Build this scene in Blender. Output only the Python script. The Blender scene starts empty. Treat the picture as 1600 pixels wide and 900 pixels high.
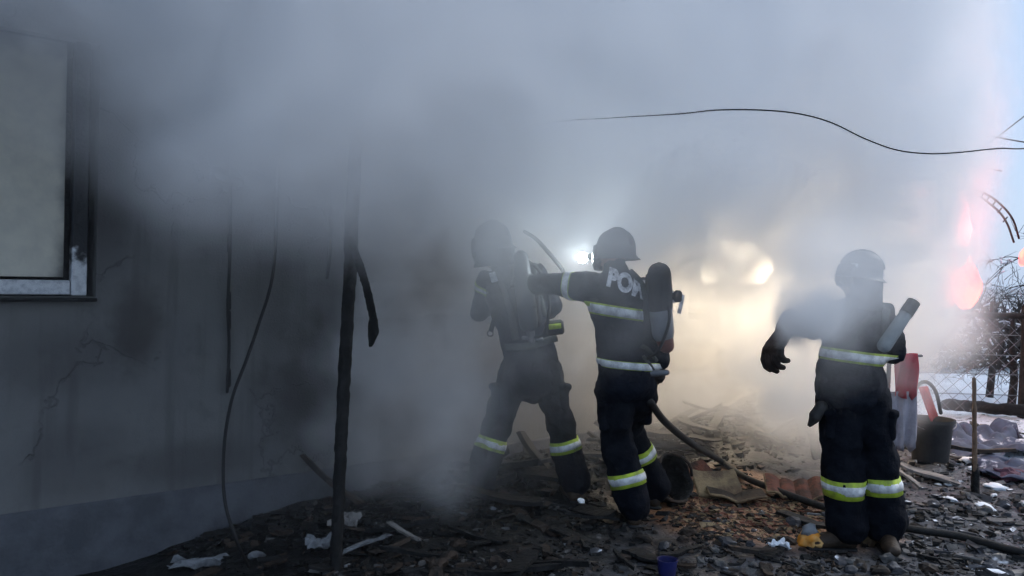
import bpy, bmesh, math, random
from mathutils import Vector, Matrix, noise
from mathutils.bvhtree import BVHTree
R = math.radians
S = bpy.context.scene
C = S.collection
rnd = random.Random(7)

# ------------------------------------------------------------------ camera
CAMZ, F = 1.65, 1331.0
PITCH, ROLL = math.atan(20 / F), R(1.5)
camd = bpy.data.cameras.new('camera')
cam = bpy.data.objects.new('camera', camd)
C.objects.link(cam)
S.camera = cam
camd.sensor_width = 36
camd.lens = 36 * F / 1600
camd.clip_start, camd.clip_end = .05, 4000
CR = Matrix.Rotation(math.pi / 2 - PITCH, 3, 'X') @ Matrix.Rotation(ROLL, 3, 'Z')
cam.matrix_world = Matrix.Translation((0, 0, CAMZ)) @ CR.to_4x4()
EYE = Vector((0, 0, CAMZ))

# ------------------------------------------------------------------ world, sun, exposure
SUN_EL, SUN_AZ = R(42), R(70)
world = bpy.data.worlds.new('World')
S.world = world
world.use_nodes = True
nt = world.node_tree
nt.nodes.clear()
w_out = nt.nodes.new('ShaderNodeOutputWorld')
w_bg = nt.nodes.new('ShaderNodeBackground')
w_sky = nt.nodes.new('ShaderNodeTexSky')
w_sky.sky_type = 'NISHITA'
w_sky.sun_disc = False
w_sky.sun_elevation, w_sky.sun_rotation = SUN_EL, SUN_AZ
w_sky.dust_density, w_sky.air_density = 2.0, 1.0
w_mix = nt.nodes.new('ShaderNodeMix')          # an even overcast laid over the clear sky
w_mix.data_type = 'RGBA'
w_mix.inputs[0].default_value = .88
w_oc = nt.nodes.new('ShaderNodeVectorMath')
w_oc.operation = 'SCALE'
w_oc.inputs[0].default_value = (.56, .74, 1.03)
w_oc.inputs['Scale'].default_value = 4.1
nt.links.new(w_sky.outputs[0], w_mix.inputs[6])
nt.links.new(w_oc.outputs[0], w_mix.inputs[7])
nt.links.new(w_mix.outputs[2], w_bg.inputs[0])
nt.links.new(w_bg.outputs[0], w_out.inputs[0])
w_bg.inputs[1].default_value = .10
sund = bpy.data.lights.new('sun', 'SUN')
suno = bpy.data.objects.new('sun', sund)
C.objects.link(suno)
sund.energy, sund.angle, sund.color = .8, R(40), (1, .98, .96)
sdir = Vector((math.sin(SUN_AZ) * math.cos(SUN_EL), math.cos(SUN_AZ) * math.cos(SUN_EL), math.sin(SUN_EL)))
suno.rotation_euler = sdir.to_track_quat('Z', 'Y').to_euler()
S.view_settings.view_transform = 'Standard'
S.view_settings.look = 'None'
S.view_settings.gamma = 1
S.view_settings.exposure = 1.12
cy = S.cycles
cy.volume_bounces = 28
cy.max_bounces = 28
cy.diffuse_bounces = 3
cy.glossy_bounces = 3
cy.use_adaptive_sampling = True
cy.adaptive_threshold = .03
cy.volume_step_rate = 5
cy.volume_max_steps = 256
cy.use_denoising = True
cy.sample_clamp_indirect = 6


# ------------------------------------------------------------------ measuring the place
def ray(px, py):
    return CR @ Vector(((px - 800) / F, -(py - 450) / F, -1))


def at(px, py, d):
    r = ray(px, py)
    return EYE + r * (d / r.y)


def gnd(px, py, z=0.0):
    r = ray(px, py)
    return EYE + r * ((z - CAMZ) / r.z)


A0, B0 = gnd(0, 862), gnd(870, 718)
U = (B0 - A0).normalized()                     # along the house wall, away from the camera
NRM = Vector((U.y, -U.x, 0))                   # out of the wall, towards the camera
PHI = math.atan2(U.y, U.x)


def wall_at(px, py, off=0.0):
    """(s, z) on the wall plane"""
    r = ray(px, py)
    t = (A0 + NRM * off - EYE).dot(NRM) / r.dot(NRM)
    p = EYE + r * t
    return (p - A0).dot(U), p.z


def wall_pt(px, py, off=0.0):
    s, z = wall_at(px, py, off)
    return A0 + U * s + NRM * off + Vector((0, 0, z))


def sstep(x, a, b):
    t = max(0, min(1, (x - a) / (b - a)))
    return t * t * (3 - 2 * t)


def H(x, y):
    """height of the ground"""
    p = Vector((x, y, 0)) - A0
    s, t = p.dot(U), p.dot(NRM)
    h = 0.0
    near = sstep(y, 26, 14)
    m = sstep(s, 1.4, 2.4) * sstep(s, 8.6, 7.2)
    m2 = sstep(s, 2.2, 4.0) * sstep(s, 8.6, 7.2)
    h += .13 * math.exp(-((t - .75) / .8) ** 2) * m2 + .03 * m
    h -= .22 * sstep(s, 2.0, .3) * sstep(t, 1.9, .3) * sstep(s, -9, -3)
    h += .22 * math.exp(-((s - 6.6) / .9) ** 2 - ((t - .7) / .7) ** 2)
    v = Vector((x, y, 0))
    rough = .35 + .65 * max(m * sstep(t, 2.6, .8), sstep(x, 2.6, 3.6))
    h += near * rough * (.055 * noise.noise(v * 1.7) + .035 * noise.noise(v * 5 + Vector((3, 7, 1))) + .018 * noise.noise(v * 13))
    h += .12 * sstep(x, 3.2, 4.6) * sstep(y, 6.0, 8.5) * near * (.6 + .8 * noise.noise(v * 1.1 + Vector((9, 2, 0))))
    return h


def gH(px, py, lift=0.0):
    z = 0.0
    for _ in range(8):
        p = gnd(px, py, z)
        z = H(p.x, p.y) + lift
    return Vector((p.x, p.y, z))


# ------------------------------------------------------------------ objects
def tag(o, label=None, cat=None, group=None, kind=None):
    if label: o['label'] = label
    if cat: o['category'] = cat
    if group: o['group'] = group
    if kind: o['kind'] = kind
    return o


def empty(name, loc, rz=0.0):
    o = bpy.data.objects.new(name, None)
    C.objects.link(o)
    o.empty_display_size = .1
    o.location = loc
    o.rotation_euler = (0, 0, rz)
    return o


def root_of(o):
    while o.parent: o = o.parent
    return o


def obj(name, bm, m, parent=None, base=None, smooth=True, local=False):
    """bm in world coordinates -> ONE mesh object under parent (or standing at base)"""
    me = bpy.data.meshes.new(name)
    o = bpy.data.objects.new(name, me)
    C.objects.link(o)
    if not local:
        if parent is not None:
            bm.transform(root_of(parent).matrix_basis.inverted())
        elif base is not None:
            o.location = base
            bm.transform(Matrix.Translation(-Vector(base)))
    if parent is not None:
        o.parent = parent
    bmesh.ops.recalc_face_normals(bm, faces=bm.faces)
    bm.to_mesh(me)
    bm.free()
    for k in (m if isinstance(m, (list, tuple)) else [m]):
        me.materials.append(k)
    if smooth:
        me.polygons.foreach_set('use_smooth', [True] * len(me.polygons))
    return o


def auto_smooth(o, ang=40):
    o.data.polygons.foreach_set('use_smooth', [True] * len(o.data.polygons))
    try:
        o.data.set_sharp_from_angle(angle=R(ang))
    except Exception:
        pass
    return o


def box(bm, c, size, M3=None, bev=0.0):
    M = Matrix.Translation(c) @ (M3.to_4x4() if M3 is not None else Matrix()) @ Matrix.Diagonal((*size, 1))
    g = bmesh.ops.create_cube(bm, size=1, matrix=M)
    if bev:
        es = list({e for v in g['verts'] for e in v.link_edges})
        bmesh.ops.bevel(bm, geom=es, offset=bev, segments=1, affect='EDGES')


def loft(bm, pts, rad, wide=None, n=12, caps=True):
    """a tube along pts; rad: one radius or (across 'wide', along the other axis) per point; domed ends"""
    pts = [Vector(p) for p in pts]
    rad = [(r, r) if not isinstance(r, (tuple, list)) else r for r in rad]
    if caps:
        t0, t1 = (pts[0] - pts[1]).normalized(), (pts[-1] - pts[-2]).normalized()
        P, Q = [], []
        m0, m1 = min(rad[0]), min(rad[-1])
        for k in (.995, .8, .45):
            f = math.sqrt(max(0, 1 - k * k))
            P.append(pts[0] + t0 * m0 * k); Q.append((rad[0][0] * f, rad[0][1] * f))
        P += pts; Q += rad
        for k in (.45, .8, .995):
            f = math.sqrt(max(0, 1 - k * k))
            P.append(pts[-1] + t1 * m1 * k); Q.append((rad[-1][0] * f, rad[-1][1] * f))
        pts, rad = P, Q
    rings, prev = [], None
    for i, p in enumerate(pts):
        t = (pts[min(i + 1, len(pts) - 1)] - pts[max(i - 1, 0)]).normalized()
        a = Vector(wide) if wide is not None else (prev if prev is not None else (Vector((0, 0, 1)) if abs(t.z) < .9 else Vector((1, 0, 0))))
        a = a - t * a.dot(t)
        a = a.normalized() if a.length > 1e-6 else t.orthogonal().normalized()
        prev = a
        b = t.cross(a)
        rings.append([bm.verts.new(p + a * math.cos(2 * math.pi * k / n) * rad[i][0] + b * math.sin(2 * math.pi * k / n) * rad[i][1]) for k in range(n)])
    for i in range(len(rings) - 1):
        for k in range(n):
            bm.faces.new((rings[i][k], rings[i][(k + 1) % n], rings[i + 1][(k + 1) % n], rings[i + 1][k]))
    bm.faces.new(rings[0][::-1])
    bm.faces.new(rings[-1])


def spline(pts, k=6):
    """Catmull-Rom through pts"""
    pts = [Vector(p) for p in pts]
    Q = [pts[0] * 2 - pts[1]] + pts + [pts[-1] * 2 - pts[-2]]
    out = []
    for i in range(1, len(Q) - 2):
        p0, p1, p2, p3 = Q[i - 1:i + 3]
        for j in range(k):
            t = j / k
            out.append(.5 * ((2 * p1) + (p2 - p0) * t + (2 * p0 - 5 * p1 + 4 * p2 - p3) * t * t + (3 * p1 - p0 - 3 * p2 + p3) * t ** 3))
    out.append(pts[-1])
    return out


def tube(bm, pts, r, n=8, k=6):
    pp = spline(pts, k)
    loft(bm, pp, [r] * len(pp), n=n)


_fold = {}


def remesh(o, vox, smooth=3, fold=0.0, fscale=.1):
    """fuse overlapping lofts into one skin"""
    m = o.modifiers.new('r', 'REMESH'); m.mode = 'VOXEL'; m.voxel_size = vox
    m = o.modifiers.new('s', 'SMOOTH'); m.factor = .5; m.iterations = smooth
    if fold:
        if fscale not in _fold:
            t = bpy.data.textures.new('folds', 'CLOUDS'); t.noise_scale = fscale; t.noise_depth = 2
            _fold[fscale] = t
        m = o.modifiers.new('d', 'DISPLACE'); m.texture = _fold[fscale]; m.strength = fold; m.mid_level = .5; m.texture_coords = 'LOCAL'
        m = o.modifiers.new('s2', 'SMOOTH'); m.factor = .4; m.iterations = 1
    dg = bpy.context.evaluated_depsgraph_get()
    me = bpy.data.meshes.new_from_object(o.evaluated_get(dg))
    o.modifiers.clear()
    old = o.data
    nm = old.name
    o.data = me
    bpy.data.meshes.remove(old)
    me.name = nm
    me.polygons.foreach_set('use_smooth', [True] * len(me.polygons))
    return o


# ------------------------------------------------------------------ materials
def nodes_of(m):
    m.use_nodes = True
    return m.node_tree, m.node_tree.nodes['Principled BSDF']


def mat(name, c1, c2=None, scale=6, rough=.85, bump=.25, bscale=40, metal=0.0, lo=.4, hi=.62, spec=.35, detail=6):
    m = bpy.data.materials.new(name)
    t, p = nodes_of(m)
    n = t.nodes
    tc = n.new('ShaderNodeTexCoord')
    if c2 is None: c2 = tuple(x * .7 for x in c1)
    nz = n.new('ShaderNodeTexNoise'); nz.inputs['Scale'].default_value = scale; nz.inputs['Detail'].default_value = detail; nz.inputs['Roughness'].default_value = .62
    t.links.new(tc.outputs['Object'], nz.inputs['Vector'])
    cr = n.new('ShaderNodeValToRGB')
    cr.color_ramp.elements[0].position = lo; cr.color_ramp.elements[1].position = hi
    cr.color_ramp.elements[0].color = (*c1, 1); cr.color_ramp.elements[1].color = (*c2, 1)
    t.links.new(nz.outputs[0], cr.inputs[0])
    t.links.new(cr.outputs[0], p.inputs['Base Color'])
    p.inputs['Roughness'].default_value = rough
    p.inputs['Metallic'].default_value = metal
    p.inputs['Specular IOR Level'].default_value = spec
    if bump:
        nb = n.new('ShaderNodeTexNoise'); nb.inputs['Scale'].default_value = bscale; nb.inputs['Detail'].default_value = 5
        t.links.new(tc.outputs['Object'], nb.inputs['Vector'])
        bp = n.new('ShaderNodeBump'); bp.inputs['Strength'].default_value = bump; bp.inputs['Distance'].default_value = .02
        t.links.new(nb.outputs[0], bp.inputs['Height'])
        t.links.new(bp.outputs[0], p.inputs['Normal'])
    return m


class G:
    """small node writer for one tree"""
    def __init__(s, tree): s.t, s.n = tree, tree.nodes

    def put(s, sock, v):
        if isinstance(v, bpy.types.NodeSocket): s.t.links.new(v, sock)
        else: sock.default_value = v

    def m(s, op, a, b=0.0, c=0.0):
        n = s.n.new('ShaderNodeMath'); n.operation = op
        for i, x in enumerate((a, b, c)): s.put(n.inputs[i], x)
        return n.outputs[0]

    def v(s, op, a, b=(0, 0, 0)):
        n = s.n.new('ShaderNodeVectorMath'); n.operation = op
        s.put(n.inputs[0], a); s.put(n.inputs[1], b)
        return n.outputs['Value'] if op in ('LENGTH', 'DOT_PRODUCT') else n.outputs[0]

    def ss(s, x, a, b, lo=0.0, hi=1.0):
        n = s.n.new('ShaderNodeMapRange'); n.interpolation_type = 'SMOOTHSTEP'
        s.put(n.inputs[0], x)
        for i, k in enumerate((a, b, lo, hi)): s.put(n.inputs[i + 1], k)
        return n.outputs[0]

    def noise(s, p, scale, det=4, rough=.55, color=False):
        n = s.n.new('ShaderNodeTexNoise')
        if p is not None: s.put(n.inputs['Vector'], p)
        n.inputs['Scale'].default_value = scale; n.inputs['Detail'].default_value = det; n.inputs['Roughness'].default_value = rough
        return n.outputs[1 if color else 0]

    def mix(s, f, a, b):
        n = s.n.new('ShaderNodeMix'); n.data_type = 'RGBA'
        s.put(n.inputs[0], f)
        s.put(n.inputs[6], (*a, 1) if isinstance(a, tuple) else a)
        s.put(n.inputs[7], (*b, 1) if isinstance(b, tuple) else b)
        return n.outputs[2]

    def sep(s, v):
        n = s.n.new('ShaderNodeSeparateXYZ'); s.t.links.new(v, n.inputs[0])
        return n.outputs

    def tex(s, which='Object'):
        return s.n.new('ShaderNodeTexCoord').outputs[which]

    def bump(s, h, strength, dist=.02):
        n = s.n.new('ShaderNodeBump'); n.inputs['Strength'].default_value = strength; n.inputs['Distance'].default_value = dist
        s.t.links.new(h, n.inputs['Height'])
        return n.outputs[0]


def emit(name, col, strength, col2=None):
    m = bpy.data.materials.new(name)
    t, p = nodes_of(m)
    t.nodes.remove(p)
    e = t.nodes.new('ShaderNodeEmission')
    g = G(t)
    tc = g.tex()
    n = g.noise(tc, 5, 3)
    g.t.links.new(g.mix(g.ss(n, .35, .65), tuple(col), tuple(col2 or (col[0], col[1] * .6, col[2] * .35))), e.inputs[0])
    e.inputs[1].default_value = strength
    t.links.new(e.outputs[0], t.nodes['Material Output'].inputs[0])
    return m


MT = dict(
    suit=mat('suit_fabric', (.006, .008, .015), (.011, .014, .022), 7, .9, .35, 60, spec=.12),
    trouser=mat('trouser_fabric', (.004, .005, .009), (.008, .010, .015), 6, .9, .35, 60, spec=.12),
    skin=mat('skin', (.35, .2, .15), (.3, .17, .12), 8, .6, .05, 80),
    helmet=mat('helmet_shell', (.018, .020, .026), (.03, .032, .04), 5, .35, .04, 30, spec=.5),
    flap=mat('neck_flap_cloth', (.035, .04, .05), (.02, .024, .03), 8, .85, .2, 60),
    visor=mat('smoked_visor', (.01, .012, .016), (.02, .02, .025), 5, .2, 0, spec=.5),
    silver=mat('reflective_silver', (.8, .82, .82), (.42, .43, .44), 14, .45, .1, 120),
    yellow=mat('fluorescent_yellow', (.48, .62, .05), (.25, .32, .05), 14, .6, .15, 90),
    glove=mat('glove_leather', (.016, .013, .012), (.034, .026, .022), 14, .75, .4, 70),
    boot=mat('boot_leather', (.02, .014, .01), (.05, .032, .02), 10, .6, .25, 60),
    rubber=mat('black_rubber', (.008, .008, .009), (.015, .015, .016), 14, .6, .2, 60),
    strap=mat('harness_webbing', (.05, .055, .05), (.09, .095, .09), 30, .8, .3, 120),
    cyl_dark=mat('cylinder_cover', (.022, .022, .024), (.04, .038, .036), 7, .7, .2, 60),
    cyl_grey=mat('cylinder_grey', (.13, .14, .155), (.19, .2, .215), 7, .5, .1, 60),
    cyl_red=mat('cylinder_red', (.16, .05, .04), (.1, .035, .03), 9, .5, .1, 60),
    metal=mat('dull_metal', (.25, .25, .26), (.12, .12, .13), 12, .45, .2, 60, metal=.7),
    print_white=mat('white_print', (.8, .8, .82), (.35, .35, .37), 30, .6, .1, 80),
    plastic_red=mat('red_plastic', (.75, .015, .025), (.6, .015, .02), 6, .4, .05, 30),
    plastic_dark=mat('dark_plastic', (.022, .022, .024), (.035, .034, .034), 6, .55, .1, 40),
    plastic_blue=mat('navy_plastic', (.012, .016, .10), (.02, .02, .07), 9, .4, .05, 40),
    plastic_orange=mat('orange_plastic', (.75, .28, .03), (.8, .5, .2), 9, .5, .1, 40),
    char=mat('charred_wood', (.005, .005, .005), (.018, .017, .017), 9, .75, .7, 35, lo=.45, hi=.75),
    char_brown=mat('scorched_wood', (.012, .010, .009), (.055, .036, .025), 7, .8, .5, 40),
    wood=mat('weathered_wood', (.20, .13, .085), (.12, .08, .055), 9, .8, .5, 50),
    wood_grey=mat('grey_board', (.26, .24, .22), (.13, .12, .115), 8, .8, .4, 50),
    stone=mat('stone', (.12, .115, .11), (.05, .05, .052), 11, .9, .4, 50),
    pale=mat('pale_scrap', (.24, .25, .265), (.08, .083, .088), 9, .8, .4, 50),
    tile=mat('burnt_tile', (.17, .055, .033), (.05, .026, .02), 9, .8, .4, 60),
    tan=mat('tan_bark', (.27, .2, .11), (.12, .08, .05), 9, .8, .4, 60),
    snow=mat('snow', (.8, .83, .88), (.7, .74, .8), 7, .7, .4, 30),
    cable=mat('black_cable', (.008, .008, .009), (.014, .013, .013), 20, .6, .1, 60),
    hose=mat('hose_jacket', (.010, .010, .011), (.02, .019, .018), 30, .65, .4, 160),
    bark=mat('bark', (.02, .017, .016), (.045, .038, .034), 14, .9, .5, 50),
    tarp=mat('slate_tarp', (.03, .04, .065), (.06, .07, .1), 6, .6, .3, 40),
    cloth_pink=mat('faded_cloth', (.5, .46, .5), (.3, .28, .32), 5, .85, .3, 60),
    pvc=mat('pvc', (.8, .8, .8), (.6, .6, .6), 6, .45, .1, 40),
    roof=mat('pale_bounce_roof', (.7, .73, .78), (.5, .52, .56), 5, .8, .3, 30),  # snow-pale colour added on the hidden roof to brighten the smoke
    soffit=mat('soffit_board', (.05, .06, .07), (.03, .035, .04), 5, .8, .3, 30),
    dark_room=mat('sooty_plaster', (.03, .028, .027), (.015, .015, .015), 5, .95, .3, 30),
)


def m_burnt_frame():
    """white plastic at the foot of the frame, charred above a ragged line"""
    m = bpy.data.materials.new('burnt_window_plastic')
    t, p = nodes_of(m); g = G(t)
    o = g.tex(); x, y, z = g.sep(o)
    n = g.noise(o, 7, 5)
    n2 = g.noise(o, 30, 4)
    line = g.m('ADD', g.m('MULTIPLY', g.m('SUBTRACT', n, .5), .5), z)
    burnt = g.ss(line, BURN_Z - .05, BURN_Z + .02)
    base = g.mix(g.ss(n2, .4, .7), (.74, .76, .78), (.5, .52, .55))
    g.t.links.new(g.mix(burnt, base, (.010, .011, .015)), p.inputs['Base Color'])
    p.inputs['Roughness'].default_value = .6
    g.t.links.new(g.bump(n2, .4), p.inputs['Normal'])
    return m


# ------------------------------------------------------------------ ground
def m_ground():
    m = bpy.data.materials.new('yard_ground')
    t, p = nodes_of(m); g = G(t)
    o = g.tex('Object'); x, y, z = g.sep(o)
    s_ = g.v('DOT_PRODUCT', g.v('SUBTRACT', o, tuple(A0)), tuple(U))
    t_ = g.v('DOT_PRODUCT', g.v('SUBTRACT', o, tuple(A0)), tuple(NRM))
    n1, n2, n3 = g.noise(o, 1.3, 6, .6), g.noise(o, 9, 6, .65), g.noise(o, 45, 4, .6)
    mud = g.mix(g.ss(n2, .35, .65), (.032, .034, .04), (.085, .088, .10))
    ash = g.mix(g.ss(n2, .45, .7), (.006, .006, .006), (.018, .0175, .017))
    wob = g.m('MULTIPLY', g.m('SUBTRACT', n1, .5), 1.8)
    f_ash = g.ss(g.m('ADD', g.m('ADD', g.m('SUBTRACT', t_, 0), g.m('MULTIPLY', g.m('SUBTRACT', x, 0), .35)), wob), 1.6, 3.4, 1, 0)
    col = g.mix(f_ash, mud, ash)
    # trampled brown earth in front of the doorway fire
    E = gnd(1180, 800)
    d = g.v('LENGTH', g.v('MULTIPLY', g.v('SUBTRACT', o, (E.x, E.y, 0)), (1 / .95, 1 / 1.0, 0)))
    f_e = g.ss(g.m('ADD', d, g.m('MULTIPLY', wob, .35)), .75, 1.15, 1, 0)
    earth = g.mix(g.ss(n2, .35, .65), (.17, .078, .04), (.3, .16, .085))
    col = g.mix(g.m('MULTIPLY', f_e, .95), col, earth)
    # frost and snow: a dusting on the right, closed snow in the field behind
    near = g.m('MULTIPLY', g.ss(x, 2.2, 5.0), g.ss(y, 4.6, 8.2))
    far = g.ss(g.m('ADD', y, g.m('MULTIPLY', wob, .5)), 9.8, 11.2)
    cov = g.m('MAXIMUM', g.m('MULTIPLY', near, .62), g.m('MULTIPLY', far, g.ss(x, 2.0, 4.0)))
    amt = g.m('ADD', g.m('MULTIPLY', g.m('SUBTRACT', n2, .5), .9), cov)
    amt = g.m('ADD', amt, g.m('MULTIPLY', g.m('SUBTRACT', n3, .5), .35))
    f_s = g.m('MULTIPLY', g.ss(amt, .42, .62), g.ss(y, 60, 90, 1, .4))
    col = g.mix(f_s, col, g.mix(n3, (.7, .75, .82), (.82, .85, .9)))
    g.t.links.new(col, p.inputs['Base Color'])
    g.t.links.new(g.ss(n1, .42, .6, .28, .9), p.inputs['Roughness'])
    p.inputs['Specular IOR Level'].default_value = .4
    g.t.links.new(g.bump(g.m('ADD', n2, g.m('MULTIPLY', n3, .5)), .6, .05), p.inputs['Normal'])
    return m


def axis(a, b, step, far):
    xs = [a + step * i for i in range(int((b - a) / step) + 1)]
    lo, hi, d = [], [], step
    v = a
    while v > -far:
        d *= 1.35; v -= d; lo.append(v)
    v, d = xs[-1], step
    while v < far:
        d *= 1.35; v += d; hi.append(v)
    return lo[::-1] + xs + hi


gx, gy = axis(-5, 8, .055, 2500), axis(2.5, 14, .055, 2500)
bm = bmesh.new()
rows = [[bm.verts.new((x, y, H(x, y) if (-8 < x < 14 and 0 < y < 28) else 0)) for x in gx] for y in gy]
for j in range(len(gy) - 1):
    for i in range(len(gx) - 1):
        bm.faces.new((rows[j][i], rows[j][i + 1], rows[j + 1][i + 1], rows[j + 1][i]))
tag(obj('ground', bm, m_ground()), kind='structure')

# ------------------------------------------------------------------ the house
house = empty('house', A0, PHI)
tag(house, 'grey plastered house wall with plinth and burnt window, half hidden in smoke', 'house')
MH = house.matrix_basis.copy()


def hp(s, y, z):
    return MH @ Vector((s, y, z))


s_wr, z_wb = wall_at(150, 464)          # lower right corner of the burnt window
_, z_wt = wall_at(120, 62)
s_wr2, _ = wall_at(150, 300)
W1 = (s_wr - 1.35, s_wr, z_wb, z_wt)     # window hole
s_f0, z_f0 = wall_at(1075, 492)
s_f1, z_f1 = wall_at(1205, 372)
W2 = (s_f0, s_f1, z_f0 - .05, z_f1 + .05)   # window with fire in it
BURN_Z = z_wb + .27
_, Z_PL = wall_at(240, 770)
Z_TOP = 3.3
S_END = wall_at(1262, 640)[0]
S_BEG = -3.5
print('window', W1, 'firewin', W2, 'plinth', Z_PL, 'end', S_END, 'U', U, A0)


def m_wall():
    m = bpy.data.materials.new('grey_plaster')
    t, p = nodes_of(m); g = G(t)
    o = g.tex(); x, y, z = g.sep(o)
    n1, n2, n3 = g.noise(o, 1.1, 5), g.noise(o, 5, 6, .65), g.noise(o, 70, 4)
    col = g.mix(g.ss(n1, .35, .65), (.18, .178, .172), (.14, .14, .14))
    col = g.mix(g.m('MULTIPLY', g.ss(n2, .52, .7), .5), col, (.10, .098, .098))
    # soot: a scorched patch low between the cables and the post, licks above and beside the window
    def patch(px, py, rx, rz, amp):
        s, zz = wall_at(px, py)
        d = g.v('LENGTH', g.v('MULTIPLY', g.v('SUBTRACT', o, (s, 0, zz)), (1 / rx, 0, 1 / rz)))
        d = g.m('ADD', d, g.m('MULTIPLY', g.m('SUBTRACT', n2, .5), 1.1))
        return g.ss(d, .35, 1.1, amp, 0)
    for a in ((500, 600, .55, .6, .7), (215, 510, .2, .35, .6), (165, 250, .22, .9, .5), (330, 300, .4, .5, .3), (560, 480, .5, .5, .4), (90, 560, .5, .25, .35), (300, 720, .6, .18, .4), (420, 430, .25, .7, .35), (120, 720, .4, .3, .3)):
        col = g.mix(patch(*a), col, (.028, .022, .02))
    vo = g.n.new('ShaderNodeTexVoronoi'); vo.feature = 'DISTANCE_TO_EDGE'; vo.inputs['Scale'].default_value = 1.1
    wq = g.v('ADD', o, g.v('MULTIPLY', g.v('SUBTRACT', g.noise(o, 3, 4, .6, True), (.5, .5, .5)), (.5, .5, .5)))
    g.t.links.new(wq, vo.inputs['Vector'])
    crack = g.m('MULTIPLY', g.ss(vo.outputs['Distance'], .003, .012, 1, 0), g.ss(n1, .48, .56))
    col = g.mix(g.m('MULTIPLY', crack, .3), col, (.03, .03, .03))
    run = g.noise(g.v('MULTIPLY', o, (9, 1, .7)), 1, 4)
    col = g.mix(g.m('MULTIPLY', g.ss(run, .5, .72), .45), col, (.06, .056, .055))
    g.t.links.new(col, p.inputs['Base Color'])
    p.inputs['Roughness'].default_value = .9
    h = g.m('SUBTRACT', g.m('ADD', g.m('MULTIPLY', n3, .5), n2), crack)
    g.t.links.new(g.bump(h, .6, .012), p.inputs['Normal'])
    return m


def cells(bm, ss_, zz_, holes, y0, y1):
    for i in range(len(ss_) - 1):
        for j in range(len(zz_) - 1):
            cs, cz = (ss_[i] + ss_[i + 1]) / 2, (zz_[j] + zz_[j + 1]) / 2
            if any(h[0] < cs < h[1] and h[2] < cz < h[3] for h in holes): continue
            box(bm, Vector((cs, (y0 + y1) / 2, cz)), (ss_[i + 1] - ss_[i], y1 - y0, zz_[j + 1] - zz_[j]))
    bmesh.ops.remove_doubles(bm, verts=bm.verts, dist=1e-4)
    seen = {}
    for f in list(bm.faces):
        seen.setdefault(tuple(round(c, 3) for c in f.calc_center_median()), []).append(f)
    bmesh.ops.delete(bm, geom=[f for v in seen.values() if len(v) > 1 for f in v], context='FACES_ONLY')


bm = bmesh.new()
cells(bm, [S_BEG, W1[0], W1[1], W2[0], W2[1], S_END], sorted([-.5, W1[2], W1[3], W2[2], W2[3], Z_TOP]), [W1, W2], 0, .3)
WALLM = m_wall()
obj('wall', bm, WALLM, house, smooth=False, local=True)
bm = bmesh.new()
box(bm, Vector(((S_BEG + S_END) / 2, -.012, Z_PL / 2 - .25)), (S_END - S_BEG + .03, .03, Z_PL + .5), bev=.008)
obj('plinth', bm, mat('plinth_render', (.12, .125, .14), (.075, .08, .09), 4, .9, .5, 50), house, smooth=False, local=True)
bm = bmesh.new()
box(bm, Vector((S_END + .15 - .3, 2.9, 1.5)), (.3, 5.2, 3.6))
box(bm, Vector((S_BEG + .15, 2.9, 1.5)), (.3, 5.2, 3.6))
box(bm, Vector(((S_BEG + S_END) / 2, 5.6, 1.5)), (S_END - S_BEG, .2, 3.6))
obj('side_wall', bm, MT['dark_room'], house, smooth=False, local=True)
bm = bmesh.new()
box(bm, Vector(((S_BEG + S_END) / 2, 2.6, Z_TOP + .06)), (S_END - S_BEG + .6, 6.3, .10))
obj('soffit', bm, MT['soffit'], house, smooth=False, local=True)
bm = bmesh.new()
a = R(32)
box(bm, Vector(((S_BEG + S_END) / 2, -.6 + 1.65 * math.cos(a), Z_TOP + .2 + 1.65 * math.sin(a))), (S_END - S_BEG + .8, 3.5, .06), Matrix.Rotation(a, 3, 'X'))
box(bm, Vector(((S_BEG + S_END) / 2, 5.9 - 1.65 * math.cos(a), Z_TOP + .2 + 1.65 * math.sin(a))), (S_END - S_BEG + .8, 3.5, .06), Matrix.Rotation(-a, 3, 'X'))
obj('roof', bm, MT['roof'], house, smooth=False, local=True)
for i in range(14):
    bm = bmesh.new()
    box(bm, Vector((S_BEG + .3 + i * .88, -.42, Z_TOP - .045)), (.09, .5, .085), bev=.006)
    obj('rafter_end', bm, MT['char_brown'], house, smooth=False, local=True)

# burnt window: charred frame, white remains at its foot, pale board behind
BF = m_burnt_frame()
s0, s1, z0, z1 = W1
win = None
bm = bmesh.new()
fw = .085
box(bm, Vector((s1 - .045 - fw / 2, .06, (z0 + z1) / 2 + .002)), (fw, .07, z1 - z0 - .01), bev=.006)
box(bm, Vector(((s0 + s1) / 2 - .045 - fw / 2, .062, z0 + fw / 2 + .012)), (s1 - s0 - fw - .012, .066, fw), bev=.006)
box(bm, Vector(((s0 + s1) / 2 - .045 - fw / 2, .062, z1 - fw / 2 - .012)), (s1 - s0 - fw - .012, .066, fw), bev=.006)
box(bm, Vector((s0 + fw / 2, .06, (z0 + z1) / 2 + .002)), (fw, .07, z1 - z0 - .01), bev=.006)
win = obj('window', bm, BF, house, smooth=False, local=True)


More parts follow.
